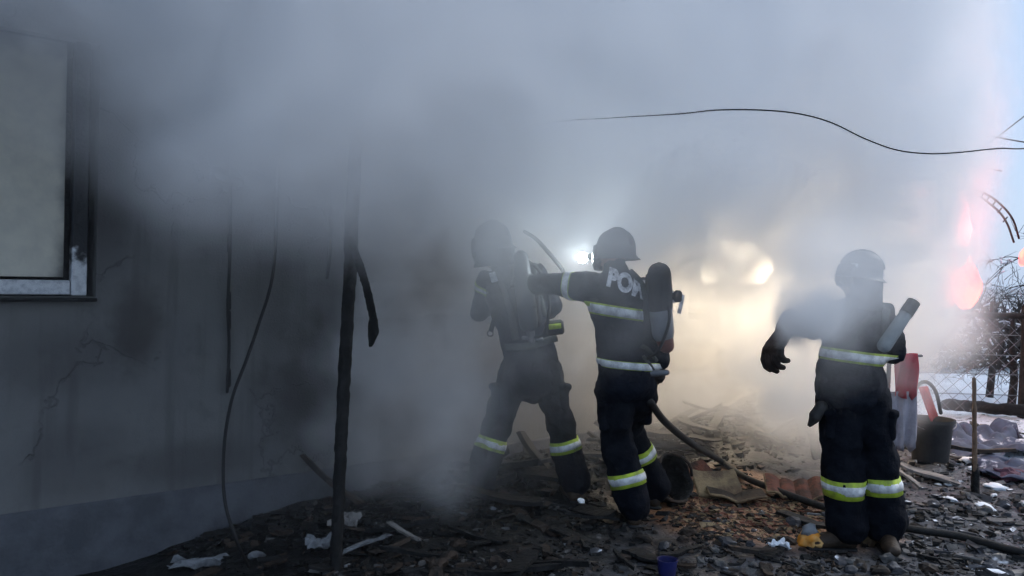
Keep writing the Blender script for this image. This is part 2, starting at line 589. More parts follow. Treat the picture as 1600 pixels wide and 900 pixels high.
def m_board():
    m = bpy.data.materials.new('pale_board')
    t, p = nodes_of(m); g = G(t)
    o = g.tex(); x, y, z = g.sep(o)
    n1, n2 = g.noise(o, 3, 5), g.noise(o, 9, 6, .65)
    edge = g.m('ADD', g.m('SUBTRACT', s1 - .13, x), g.m('MULTIPLY', g.m('SUBTRACT', n1, .5), .22))
    soot = g.ss(edge, -.02, .12, 1, 0)
    top = g.ss(g.m('ADD', g.m('SUBTRACT', z1, z), g.m('MULTIPLY', g.m('SUBTRACT', n1, .5), .3)), .02, .22, .8, 0)
    col = g.mix(g.ss(n2, .3, .7), (.74, .70, .58), (.63, .60, .51))
    col = g.mix(g.m('MAXIMUM', soot, top), col, (.03, .032, .038))
    g.t.links.new(col, p.inputs['Base Color']); p.inputs['Roughness'].default_value = .7
    g.t.links.new(g.bump(n2, .2), p.inputs['Normal'])
    return m


bm = bmesh.new()
box(bm, Vector(((s0 + s1) / 2 - .09, .03, (z0 + z1) / 2 + .045)), (s1 - s0 - .17, .012, z1 - z0 - .14), bev=.003)
bd = obj('window_board', bm, m_board(), win, smooth=False, local=True)
bm = bmesh.new()
box(bm, Vector(((s0 + s1) / 2, .2, (z0 + z1) / 2)), (s1 - s0 - .004, .02, z1 - z0 - .004))
obj('dark_backing', bm, MT['char'], win, smooth=False, local=True)  # dark sheet filling the window hole behind frame and board
bm = bmesh.new()
box(bm, Vector(((s0 + s1) / 2 - .02, -.02, z0 - .014)), (s1 - s0 + .02, .11, .022), bev=.005)
obj('sill', bm, MT['char'], win, smooth=False, local=True)

# window with the fire in it
s0, s1, z0, z1 = W2
bm = bmesh.new()
for c, sz in (((s0 + .035, .1, (z0 + z1) / 2), (.07, .07, z1 - z0 - .004)), ((s1 - .035, .1, (z0 + z1) / 2), (.07, .07, z1 - z0 - .004)),
              (((s0 + s1) / 2, .1, z0 + .036), (s1 - s0 - .142, .066, .07)), (((s0 + s1) / 2, .1, z1 - .036), (s1 - s0 - .142, .066, .07))):
    box(bm, Vector(c), sz, bev=.005)
o = obj('window', bm, MT['char'], house, smooth=False, local=True)
o['label'] = 'charred window frame with fire burning inside it'


# ------------------------------------------------------------------ flames
def flame_mesh(base, h, w, n, seed, lean=Vector((0, 0, 0)), spread=0.0):
    r = random.Random(seed)
    bm = bmesh.new()
    for i in range(n):
        a = r.uniform(0, 6.28)
        q = base + Vector((math.cos(a), math.sin(a), 0)) * w * r.uniform(0, .7) + U * r.uniform(-spread, spread)
        hh = h * r.uniform(.55, 1.0)
        pts, rad = [], []
        ph = r.uniform(0, 6)
        for k in range(8):
            f = k / 7
            pts.append(q + Vector((math.sin(ph + f * 4) * .06 * h, math.cos(ph * 1.7 + f * 3.5) * .05 * h, f * hh)) + lean * f)
            rad.append(max(.006, w * .28 * (math.sin(math.pi * min(1, f * .8 + .22)) ** 1.2) * r.uniform(.8, 1.1)))
        loft(bm, pts, rad, n=8)
    return bm


FIRE_A = emit('flame_yellow', (1, .86, .63), 33, (1, .76, .50))
FIRE_B = emit('flame_orange', (1, .085, .09), 2.5, (1, .17, .12))
FIRE_C = emit('flame_pink', (1, .13, .15), 4.5, (1, .2, .17))
fb = hp((s0 + s1) / 2 - .50, -.38, z0 + .44)
o = remesh(obj('flame', flame_mesh(fb, .46, .34, 13, 3, spread=.24), FIRE_A, base=fb), .02, 2)
tag(o, 'blinding yellow fire bursting from the wall window behind the smoke', 'fire')
for px, py, d, h, w, n, sd, lean, lb in (
        (1476, 476, 8.4, .70, .30, 6, 5, Vector((.10, 0, 0)), 'orange pink flame licking out of the smoke beside the bare branches'),
        (1470, 380, 8.6, .95, .34, 4, 8, Vector((.05, 0, 0)), 'pink flame glow high up inside the right edge of smoke'),
        (1604, 415, 11.5, .35, .16, 3, 9, Vector((0, 0, 0)), 'small orange flame at the far right above the branches')):
    b = at(px, py, d)
    o = remesh(obj('flame', flame_mesh(b, h, w, n, sd, lean), FIRE_C if sd == 8 else FIRE_B, base=b), .03, 2)
    tag(o, lb, 'fire', 'flames at the right edge of the smoke')


# ------------------------------------------------------------------ people
def frame3(up, fwd):
    up = up.normalized()
    f = (fwd - up * fwd.dot(up)).normalized()
    return Matrix((up.cross(f) * -1, f, up)).transposed()   # columns: right(x), forward(y), up(z)


def lathe(bm, prof, M, a0=0.0, a1=360.0, n=28, sx=1.0, sy=1.0, thick=0.0):
    """profile (r, z) about M's z axis; angle 0 = forward (y); partial turns get thickness"""
    full = abs(a1 - a0) >= 360
    cnt = n if full else n + 1
    def ring(r, z):
        out = []
        for k in range(cnt):
            a = R(a0 + (a1 - a0) * k / n)
            out.append(bm.verts.new(M @ Vector((math.sin(a) * r * sx, math.cos(a) * r * sy, z))))
        return out
    P = list(prof)
    if thick:
        P = P + [(max(.001, r - thick), z - thick * .2) for r, z in reversed(prof)]
    rs = [ring(max(r, .0005), z) for r, z in P]
    m = len(rs)
    for i in range(m if thick else m - 1):
        A, B = rs[i], rs[(i + 1) % m]
        for k in range(n if full else n):
            k2 = (k + 1) % cnt
            bm.faces.new((A[k], A[k2], B[k2], B[k]))
    if thick and not full:
        for k in (0, n):
            vs = [rs[i][k] for i in range(m)]
            bm.faces.new(vs if k else vs[::-1])
    if not thick and full:
        if prof[0][0] > .001: bm.faces.new(rs[0])
        if prof[-1][0] > .001: bm.faces.new(rs[-1][::-1])


def make_helmet(person, c, up, fwd, stickers=(), flap=True, visor=True, flap_len=.16, scale=1.0):
    M = Matrix.Translation(c) @ (frame3(up, fwd) * scale).to_4x4()
    bm = bmesh.new()
    prof = [(.001, .145), (.045, .141), (.085, .122), (.112, .09), (.126, .045), (.130, 0), (.133, -.03), (.150, -.048), (.163, -.056)]
    lathe(bm, prof, M, sx=.90, sy=1.12, thick=.012)
    for y0 in range(9):
        pass
    crest = [M @ Vector((0, math.cos(R(t)) * .146, math.sin(R(t)) * .147)) for t in range(20, 165, 12)]
    loft(bm, crest, [(.014, .012)] * len(crest), wide=M.to_3x3() @ Vector((1, 0, 0)), n=8)
    h = auto_smooth(obj('helmet', bm, MT['helmet'], person), 50)
    if visor:
        bm = bmesh.new()
        lathe(bm, [(.142, .035), (.150, -.02), (.148, -.085), (.135, -.125)], M, -75, 75, 16, sx=.92, sy=1.14, thick=.005)
        obj('visor', bm, MT['visor'], h)
    if flap:
        bm = bmesh.new()
        L = flap_len
        lathe(bm, [(.146, -.045), (.150, -.045 - L * .35), (.160, -.045 - L * .7), (.176, -.045 - L)], M, 70, 290, 20, sx=.9, sy=1.05, thick=.008)
        obj('neck_flap', bm, MT['flap'], h)
    for a0, a1, z0, z1 in stickers:
        bm = bmesh.new()
        def rr(z): return .1335 if z < .02 else .133 - (z - .02) * .22
        lathe(bm, [(rr(z1), z1), (rr((z0 + z1) / 2), (z0 + z1) / 2), (rr(z0), z0)], M, a0, a1, 8, sx=.91, sy=1.12, thick=.004)
        obj('reflective_sticker', bm, MT['silver'], h)
    return h, M


def make_hand(person, wrist, d, nrm, side=1, curl=.5, scale=1.0, m=None, name='glove'):
    """palm, four unequal fingers and a thumb; d: along the hand, nrm: out of the back of the hand"""
    d = d.normalized(); nrm = (nrm - d * nrm.dot(d)).normalized(); x = d.cross(nrm) * side
    sc = scale
    bm = bmesh.new()
    loft(bm, [wrist - d * .05 * sc, wrist - d * .01 * sc], [(.046 * sc, .040 * sc), (.042 * sc, .034 * sc)], wide=x)
    loft(bm, [wrist, wrist + d * .04 * sc, wrist + d * .085 * sc], [(.036 * sc, .024 * sc), (.046 * sc, .024 * sc), (.046 * sc, .02 * sc)], wide=x)
    for i, (off, ln) in enumerate(((.036, .078), (.0125, .088), (-.0125, .082), (-.036, .064))):
        p = wrist + d * (.085 - abs(off) * .15) * sc + x * off * sc
        pts, a = [p - d * .02 * sc, p], 0.0
        dd = (d + x * off * 2.2).normalized()
        for k, seg in enumerate((.46, .31, .23)):
            a += curl * (.8 + .18 * i * .5) * (.7 if k == 0 else 1)
            v = dd * math.cos(a) - nrm * math.sin(a)
            pts.append(pts[-1] + v * ln * seg * sc)
        r = .0125 * sc
        loft(bm, pts, [r * 1.1, r * 1.08, r, r * .95, r * .8], n=8)
    p = wrist + d * .022 * sc + x * .032 * sc
    v1 = (d * .62 + x * .72 - nrm * .3).normalized(); v2 = (d * .85 + x * .25 - nrm * .5).normalized()
    loft(bm, [p - x * .012 * sc, p + v1 * .035 * sc, p + v1 * .035 * sc + v2 * .045 * sc], [.018 * sc, .0155 * sc, .0115 * sc], n=8)
    o = obj(name, bm, m or MT['glove'], person)
    remesh(o, .006, 2)
    return o


def surf(o):
    inv = o.matrix_basis
    r = root_of(o)
    M = r.matrix_basis
    bm = bmesh.new(); bm.from_mesh(o.data); bm.transform(M)
    t = BVHTree.FromBMesh(bm)
    bm.free()
    return t


def ring_on(bvh, c, ax, n=36, rmax=.4):
    """outer outline of the cloth around axis ax through c"""
    ax = ax.normalized()
    a = ax.orthogonal().normalized(); b = ax.cross(a)
    out = []
    for k in range(n):
        v = a * math.cos(2 * math.pi * k / n) + b * math.sin(2 * math.pi * k / n)
        h = bvh.ray_cast(c, v, rmax)
        out.append((v, (h[0] - c).length if h[0] is not None else None))
    good = [r for _, r in out if r is not None] or [.1]
    av = sum(good) / len(good)
    rr = [min(r if r is not None else av, av * 1.9) for _, r in out]
    rr = [(rr[i - 1] + 2 * rr[i] + rr[(i + 1) % n]) / 4 for i in range(n)]
    return [v for v, _ in out], rr


def band(person, bvh, c, ax, w=.075, rmax=.3, label=None, part=(0, 36), strip=.5, name='reflective_band'):
    ax = ax.normalized()
    n = 36
    def make(width, off, thick):
        bm = bmesh.new()
        loops = []
        for h, o_ in ((-.5, -.003), (-.5, thick), (0, thick + .001), (.5, thick), (.5, -.003)):
            cc = c + ax * width * h
            vs, rr = ring_on(bvh, cc, ax, n, rmax)
            loops.append([bm.verts.new(cc + v * (r + off + o_)) for v, r in zip(vs, rr)])
        for i in range(4):
            for k in range(part[0], part[1]):
                k2 = (k + 1) % n
                bm.faces.new((loops[i][k % n], loops[i][k2], loops[i + 1][k2], loops[i + 1][k % n]))
        bmesh.ops.delete(bm, geom=[v for v in bm.verts if not v.link_faces], context='VERTS')
        return bm
    b = obj(name, make(w, 0, .005), MT['yellow'], person)
    obj('silver_strip', make(w * strip, .005, .002), MT['silver'], b)
    return b


def figure(P, label):
    """P: joints in world space. Body skin, jacket, trousers, boots, gloves."""
    base = P['base']
    L = P['wide']           # across the hips/shoulders, to the figure's own left in the picture = -x
    bm = bmesh.new()
    q = .62
    loft(bm, [P['pelvis'], P['waist'], P['chest'], P['neck0']], [(.13, .095), (.12, .09), (.14, .095), (.075, .065)], wide=L)
    loft(bm, [P['neck0'], P['neck1']], [.058, .056])
    hu, hf = P['hup'].normalized(), P['hfwd'].normalized()
    hc = P['head']
    loft(bm, [hc - hu * .085 + hf * .03, hc - hu * .02 + hf * .012, hc + hu * .05], [(.05, .058), (.070, .088), (.070, .085)], wide=hu.cross(hf))
    nose = hc - hu * .02 + hf * .105
    loft(bm, [nose + hu * .03, nose - hu * .012 + hf * .012], [.009, .014], n=6)      # nose
    loft(bm, [hc - hu * .062 + hf * .088 - hu.cross(hf) * .02, hc - hu * .062 + hf * .088 + hu.cross(hf) * .02], [.008, .008], n=6)  # mouth
    for sgn in (-1, 1):
        e = hc + hu.cross(hf) * .074 * sgn
        loft(bm, [e - hu * .025, e + hu * .022], [(.008, .016)] * 2, wide=hu.cross(hf), n=6)      # ear
        k = hc + hf * .094 + hu.cross(hf) * .031 * sgn + hu * .012
        loft(bm, [k - hu.cross(hf) * .008, k + hu.cross(hf) * .008], [.010, .010], n=6)             # eye
    for s in ('l', 'r'):
        sh, el, wr = P['sh_' + s], P['el_' + s], P['wr_' + s]
        loft(bm, [P['chest'].lerp(sh, .4), sh, el, wr], [.06, .055, .042, .03], n=10)
        hd = (P['hand_' + s] - wr).normalized()
        loft(bm, [wr, wr + hd * .07], [.026, .026], n=8)
        hip, kn, an = P['hip_' + s], P['kn_' + s], P['an_' + s]
        loft(bm, [hip, hip.lerp(kn, .5), kn, kn.lerp(an, .35), an], [.085, .075, .055, .055, .04], n=10)
    body = obj('person', bm, [MT['skin']], base=base)
    remesh(body, .012, 2)
    tag(body, label, 'person')
    # trousers
    bm = bmesh.new()
    loft(bm, [P['pelvis'] - Vector((0, 0, .02)), P['waist'].lerp(P['pelvis'], .3)], [(.175, .135), (.165, .125)], wide=L)
    for s in ('l', 'r'):
        hip, kn, an = P['hip_' + s], P['kn_' + s], P['an_' + s]
        k = P.get('leg_k', 1.0)
        loft(bm, [hip, hip.lerp(kn, .5), kn, kn.lerp(an, .45), an], [.122 * k, .118 * k, .108 * k, .112 * k, .112 * k], n=14)
    tr = obj('trousers', bm, MT['trouser'], body)
    remesh(tr, .014, 3, .065, .14)
    # jacket
    bm = bmesh.new()
    hem = P['hem']
    jw = P.get('jw', 1.0)
    loft(bm, [hem, P['waist'], P['waist'].lerp(P['chest'], .55), P['chest'], P['chest'].lerp(P['neck0'], .55), P['neck0']],
         [(.215 * jw, .18), (.185 * jw, .15), (.195 * jw, .16), (.205 * jw, .15), (.17 * jw, .12), (.085, .085)], wide=L, n=18)
    for s in ('l', 'r'):
        sh, el, wr = P['sh_' + s], P['el_' + s], P['wr_' + s]
        loft(bm, [P['chest'].lerp(sh, .5), sh, sh.lerp(el, .5), el, el.lerp(wr, .6), wr], [.105, .1, .088, .08, .07, .062], n=12)
    loft(bm, [P['neck0'] - (P['neck1'] - P['neck0']).normalized() * .02, P['neck1'].lerp(P['neck0'], .3)], [.095, .08])
    jk = obj('jacket', bm, MT['suit'], body)
    remesh(jk, .013, 3, .06, .13)
    for sgn, s in ((-1, 'l'), (1, 'r')):
        q = P['hip_' + s].lerp(P['kn_' + s], .52)
        bmp = bmesh.new()
        box(bmp, q + Vector((sgn * .07, -.06, 0)), (.07, .10, .19), Matrix.Rotation(sgn * R(38), 3, 'Z'), bev=.02)
        box(bmp, q + Vector((sgn * .073, -.063, .075)), (.08, .11, .05), Matrix.Rotation(sgn * R(38), 3, 'Z'), bev=.012)
        remesh(obj('pocket', bmp, MT['trouser'], body), .010, 2, .012, .06)
    # boots
    for s in ('l', 'r'):
        an, toe = P['an_' + s], P['toe_' + s]
        bm = bmesh.new()
        gz = H(an.x, an.y)
        heel = Vector((an.x, an.y, gz + .05))
        d = (toe - heel); d.z = 0; d = d.normalized()
        wv = d.cross(Vector((0, 0, 1)))
        hz = heel - d * .03
        loft(bm, [an + Vector((0, 0, .06)), an.lerp(heel, .6), heel + Vector((0, 0, .03))], [.075, .066, .062], n=12)
        loft(bm, [hz, hz + d * .09 + Vector((0, 0, .012)), hz + d * .18, hz + d * .24 + Vector((0, 0, -.004))],
             [(.046, .052), (.050, .058), (.054, .046), (.046, .034)], wide=wv, n=12)
        b = obj('boot', bm, MT['boot'], body)
        remesh(b, .010, 2)
        bm = bmesh.new()
        loft(bm, [Vector((hz.x, hz.y, gz + .006)) - d * .02, Vector((hz.x, hz.y, gz + .006)) + d * .13, Vector((hz.x, hz.y, gz + .008)) + d * .26],
             [(.052, .016), (.05, .014), (.054, .016)], wide=wv, n=10)
        obj('sole', bm, MT['rubber'], b)
    for s in ('l', 'r'):
        wr, hd = P['wr_' + s], P['hand_' + s]
        make_hand(body, wr.lerp(hd, .12), hd - wr, P['hn_' + s], P.get('hs_' + s, 1), P.get('curl_' + s, .6), P.get('hscale_' + s, 1.1), P.get('m_' + s))
        if 'cuff_' + s in P:
            r_ = P['cuff_' + s]
            hd_ = (hd - wr).normalized()
            bm = bmesh.new()
            loft(bm, [wr - hd_ * .07, wr - hd_ * .02, wr + hd_ * .05, wr + hd_ * .08], [r_ * 1.12, r_ * 1.05, r_ * .82, r_ * .7], n=16)
            remesh(obj('glove_cuff', bm, P['m_' + s], body), .010, 2, .015, .07)
    return body, jk, tr


def strap(bm, bvh, pts, w, face, up=.012, k=5):
    """flat webbing laid over the cloth; face: direction the strap looks"""
    pp = spline(pts, k)
    q = []
    for p in pp:
        h = bvh.ray_cast(p + face * .35, -face, .7)
        q.append((h[0] + face * up) if h[0] is not None else p)
    for _ in range(2):
        q = [q[0]] + [(q[i - 1] + q[i] * 2 + q[i + 1]) / 4 for i in range(1, len(q) - 1)] + [q[-1]]
    tang = (q[-1] - q[0]).normalized()
    loft(bm, q, [(w / 2, .006)] * len(q), wide=face.cross(tang), n=8)


CAMDIR = Vector((0, -1, 0))

# ---- firefighter bending at the wall (left of the group)
f1 = gH(905, 782)
D1 = f1.y
def j1(px, py, dd=0.0): return at(px, py, D1 + dd)
P1 = dict(base=Vector((j1(840, 780).x, D1, H(j1(840, 780).x, D1))), wide=Vector((.9, .35, 0)),
          pelvis=j1(828, 562), waist=j1(822, 520), chest=j1(803, 455), neck0=j1(788, 418, -.02), neck1=j1(780, 400, -.02),
          head=j1(770, 388, -.02), hup=Vector((-.12, .0, 1)), hfwd=Vector((-.72, .68, -.15)),
          hem=j1(836, 590),
          sh_l=j1(762, 440, .06), el_l=j1(752, 486, .12), wr_l=j1(768, 478, .30), hand_l=j1(772, 494, .36),
          sh_r=j1(838, 432, -.05), el_r=j1(862, 478, .12), wr_r=j1(846, 492, .30), hand_r=j1(838, 496, .36),
          hn_l=Vector((-.6, -.5, .5)), hn_r=Vector((.5, -.6, .5)), hs_r=-1,
          hip_l=j1(806, 578, .02), kn_l=j1(780, 655, .12), an_l=j1(752, 735, .06), toe_l=j1(725, 752, .12),
          hip_r=j1(850, 578, -.02), kn_r=j1(874, 655, .0), an_r=j1(897, 752, .0), toe_r=j1(880, 785, .25), leg_k=.95)
P1['an_l'].z = H(P1['an_l'].x, P1['an_l'].y) + .14
P1['an_r'].z = H(P1['an_r'].x, P1['an_r'].y) + .14
ff1, jk1, tr1 = figure(P1, 'firefighter in dark suit nearest the wall, legs wide apart, leaning in with air hose')
make_helmet(ff1, j1(770, 378, -.02), P1['hup'], P1['hfwd'], stickers=((95, 118, .015, .05),), flap_len=.12)
B1j, B1t = surf(jk1), surf(tr1)
band(ff1, B1t, P1['kn_r'].lerp(P1['an_r'], .42), P1['an_r'] - P1['kn_r'], .085, .2)
band(ff1, B1t, P1['kn_l'].lerp(P1['an_l'], .42), P1['an_l'] - P1['kn_l'], .085, .2)
band(ff1, B1j, P1['sh_l'].lerp(P1['el_l'], .2), P1['el_l'] - P1['sh_l'], .05, .2)
bm = bmesh.new()
loft(bm, [j1(814, 402, -.18), j1(818, 440, -.2), j1(826, 505, -.2)], [.048, .064, .064], n=20)
cy1 = obj('air_cylinder', bm, mat('cylinder_paint', (.05, .055, .06), (.08, .085, .09), 7, .5, .1, 60), ff1)
bm = bmesh.new()
box(bm, j1(822, 462, -.115), (.19, .04, .44), Matrix.Rotation(R(-6), 3, 'Y'), bev=.015)
auto_smooth(obj('backplate', bm, MT['cyl_dark'], ff1))
bm = bmesh.new()
tube(bm, [j1(826, 528, -.2), j1(850, 520, -.22), j1(858, 470, -.2), j1(844, 425, -.16), j1(820, 405, -.1)], .011)
obj('air_line', bm, MT['rubber'], ff1)
for f in (.3, .75):
    bm = bmesh.new()
    c_ = j1(814, 402, -.18).lerp(j1(826, 505, -.2), f)
    ax_ = (j1(826, 505, -.2) - j1(814, 402, -.18)).normalized()
    loft(bm, [c_ - ax_ * .014, c_ + ax_ * .014], [.067, .067], n=20, caps=False)
    obj('cylinder_band', bm, MT['rubber'], ff1)
bm = bmesh.new()
loft(bm, [j1(828, 514, -.2), j1(831, 532, -.2)], [.03, .024], n=12)
loft(bm, [j1(818, 528, -.2), j1(846, 530, -.2)], [.014, .014], n=8)
obj('valve', bm, MT['metal'], cy1)
bm = bmesh.new()
strap(bm, B1j, [j1(772, 424, -.1), j1(786, 450, -.15), j1(800, 500, -.15), j1(806, 530, -.15)], .05, CAMDIR)
obj('harness_strap', bm, MT['strap'], ff1)
bm = bmesh.new()
strap(bm, B1j, [j1(838, 448, -.1), j1(846, 470, -.15), j1(852, 495, -.15)], .035, CAMDIR)
obj('harness_strap', bm, MT['strap'], ff1)
bm = bmesh.new()
strap(bm, B1j, [j1(790, 542, -.1), j1(830, 540, -.15), j1(870, 528, -.1)], .05, CAMDIR)
obj('waist_belt', bm, MT['strap'], ff1)
bm = bmesh.new()
box(bm, j1(866, 512, -.16), (.13, .06, .10), Matrix.Rotation(R(-8), 3, 'Y'), bev=.015)
pch = auto_smooth(obj('belt_pouch', bm, MT['cyl_dark'], ff1))
bm = bmesh.new()
box(bm, j1(867, 510, -.195), (.085, .012, .036), Matrix.Rotation(R(-8), 3, 'Y'), bev=.004)
obj('reflective_patch', bm, MT['yellow'], pch)
bm = bmesh.new()
tube(bm, [j1(820, 362, .0), j1(838, 374, -.02), j1(858, 396, -.03), j1(876, 418, -.02), j1(884, 432, .05)], .014)
obj('air_hose', bm, MT['rubber'], ff1)
bm = bmesh.new()
loft(bm, [j1(775, 484, -.05), j1(772, 500, -.08), j1(767, 517, -.08)], [(.016, .006)] * 3, n=8)
ds = obj('dangling_strap', bm, MT['rubber'], ff1)
bm = bmesh.new()
ringc = j1(766, 521, -.08)
loft(bm, [ringc + Vector((math.cos(a) * .02, 0, math.sin(a) * .02)) for a in [k * 6.2832 / 12 for k in range(13)]], [.005] * 13, n=6, caps=False)
obj('buckle', bm, MT['metal'], ds)
bm = bmesh.new()
box(bm, j1(771, 433, -.14), (.045, .012, .07), Matrix.Rotation(R(-18), 3, 'Y'), bev=.004)
obj('reflective_patch', bm, MT['silver'], ff1)

# ---- firefighter with the lettered back (middle)
f2 = gH(996, 822)
D2 = f2.y
def j2(px, py, dd=0.0): return at(px, py, D2 + dd)
P2 = dict(base=Vector((j2(985, 820).x, D2, H(j2(985, 820).x, D2))), wide=Vector((1, .12, 0)),
          pelvis=j2(978, 588), waist=j2(975, 535), chest=j2(962, 462), neck0=j2(962, 424, .0), neck1=j2(961, 410, .02),
          head=j2(960, 404, .03), hup=Vector((0, .05, 1)), hfwd=Vector((-.6, .8, -.12)),
          hem=j2(980, 590), jw=.92,
          sh_l=j2(908, 446, .02), el_l=j2(858, 446, .14), wr_l=j2(828, 440, .22), hand_l=j2(808, 438, .26),
          sh_r=j2(1008, 452, .02), el_r=j2(1030, 522, .06), wr_r=j2(1031, 565, .0), hand_r=j2(1030, 588, -.02),
          hn_l=Vector((-.1, -.8, .5)), hn_r=Vector((.6, -.7, .1)), hs_r=1, curl_r=.9,
          hip_l=j2(958, 606, -.02), kn_l=j2(966, 690, .05), an_l=j2(990, 790, .0), toe_l=j2(975, 822, .25),
          hip_r=j2(1000, 606, .02), kn_r=j2(980, 668, .34), an_r=j2(1022, 760, .42), toe_r=j2(1012, 775, .7), leg_k=1.0)
for k in ('an_l', 'an_r'): P2[k].z = H(P2[k].x, P2[k].y) + .14
ff2, jk2, tr2 = figure(P2, 'firefighter with white lettering across the back, left arm reaching to the colleague ahead')
hl2, HM2 = make_helmet(ff2, j2(962, 392, .03), P2['hup'], P2['hfwd'], stickers=((118, 150, .03, .06),), flap=False)
B2j, B2t = surf(jk2), surf(tr2)
band(ff2, B2t, P2['kn_l'].lerp(P2['an_l'], .60), P2['an_l'] - P2['kn_l'], .09, .2)
band(ff2, B2t, P2['kn_r'].lerp(P2['an_r'], .45), P2['an_r'] - P2['kn_r'], .085, .2)
band(ff2, B2j, P2['waist'].lerp(P2['chest'], .66), P2['chest'] - P2['waist'] + Vector((.1, 0, 0)), .075, .35, strip=.72)
band(ff2, B2j, j2(977, 568), Vector((.06, 0, 1)), .05, .35, strip=.85)
band(ff2, B2j, P2['sh_l'].lerp(P2['el_l'], .32), P2['el_l'] - P2['sh_l'], .055, .25, strip=.8)
# lettering laid onto the back
fc = bpy.data.curves.new('lettering', 'FONT')
fc.body = 'POMPIERI'
fc.size = .155
fc.extrude = .001
fc.offset = .009
fc.space_character = 1.05
fo = bpy.data.objects.new('lettering', fc)
C.objects.link(fo)
me = bpy.data.meshes.new_from_object(fo.evaluated_get(bpy.context.evaluated_depsgraph_get()))
bpy.data.objects.remove(fo)
bm = bmesh.new(); bm.from_mesh(me); bpy.data.meshes.remove(me)
bmesh.ops.triangulate(bm, faces=bm.faces)
for _ in range(2):
    bmesh.ops.subdivide_edges(bm, edges=[e for e in bm.edges if e.calc_length() > .02], cuts=1)
bmesh.ops.triangulate(bm, faces=bm.faces)
lo = j2(944, 444); ang = R(-19)
ex, ez = Vector((math.cos(ang), 0, math.sin(ang))), Vector((-math.sin(ang) * .6, 0, math.cos(ang)))
for v in bm.verts:
    p = lo + ex * v.co.x * .78 + ez * v.co.y * 1.05
    h = B2j.ray_cast(p - Vector((0, 1, 0)), Vector((0, 1, 0)), 2)
    v.co = (h[0] if h[0] is not None else p) + Vector((0, -.004 - (.002 if v.co.z > 0 else 0), 0))
bmesh.ops.delete(bm, geom=[v for v in bm.verts if v.co.y > D2 + .2], context='VERTS')
obj('lettering', bm, MT['print_white'], ff2, smooth=False)
# air cylinder slung on the right shoulder
ax = [j2(1030, 428, -.14), j2(1032, 480, -.16), j2(1036, 520, -.16), j2(1041, 540, -.15)]
bm = bmesh.new()
loft(bm, [ax[0], ax[0].lerp(ax[1], .5), ax[1]], [.075, .078, .076], n=24)
cy2 = obj('air_cylinder', bm, MT['cyl_dark'], ff2)
bm = bmesh.new()
loft(bm, [ax[1], ax[2]], [.072, .070], n=24)
obj('cylinder_body', bm, MT['cyl_grey'], cy2)
bm = bmesh.new()
loft(bm, [ax[2], ax[3]], [.062, .05], n=24)
obj('cylinder_cap', bm, MT['cyl_red'], cy2)
bm = bmesh.new()
loft(bm, [j2(1040, 463, -.16), j2(1054, 463, -.17)], [.022, .022], n=12)
box(bm, j2(1059, 463, -.17), (.045, .06, .075), bev=.012)
obj('valve', bm, MT['cyl_dark'], cy2)
bm = bmesh.new()
strap(bm, B2j, [j2(985, 424, -.1), j2(1000, 440, -.1), j2(1012, 470, -.1)], .045, CAMDIR)
obj('harness_strap', bm, MT['strap'], ff2)
bm = bmesh.new()
strap(bm, B2j, [j2(1002, 540, -.1), j2(1015, 548, -.12), j2(1028, 566, -.12)], .03, CAMDIR)
strap(bm, B2j, [j2(1004, 556, -.1), j2(1016, 570, -.12), j2(1026, 585, -.12)], .022, CAMDIR)
obj('harness_strap', bm, MT['strap'], ff2)
bm = bmesh.new()
loft(bm, [j2(1010, 584, -.1), j2(1042, 582, -.1)], [.022, .018], n=10)
obj('cuff', bm, MT['cyl_grey'], ff2)
bm = bmesh.new()
tube(bm, [j2(1041, 463, -.2), j2(1046, 500, -.24), j2(1030, 545, -.24), j2(1012, 560, -.2)], .010)
obj('air_line', bm, MT['rubber'], ff2)
bm = bmesh.new()
box(bm, j2(1024, 480, -.085), (.16, .035, .42), Matrix.Rotation(R(4), 3, 'Y'), bev=.012)
auto_smooth(obj('backplate', bm, MT['cyl_dark'], ff2))
# lit lamp on the front of the helmet
LP = j2(916, 402, .22)
ld = Vector((-.75, .55, -.12)).normalized()
bm = bmesh.new()
loft(bm, [LP + (j2(928, 401, .2) - LP), LP + (j2(921, 401, .21) - LP)], [.018, .022], n=16)
lm = obj('helmet_lamp', bm, MT['plastic_dark'], hl2)
bm = bmesh.new()
bmesh.ops.create_icosphere(bm, subdivisions=3, radius=.036, matrix=Matrix.Translation(LP + ld * .03))
obj('lamp_lens', bm, emit('lamp_white', (.80, .92, 1.0), 120, (.85, .95, 1.0)), lm)

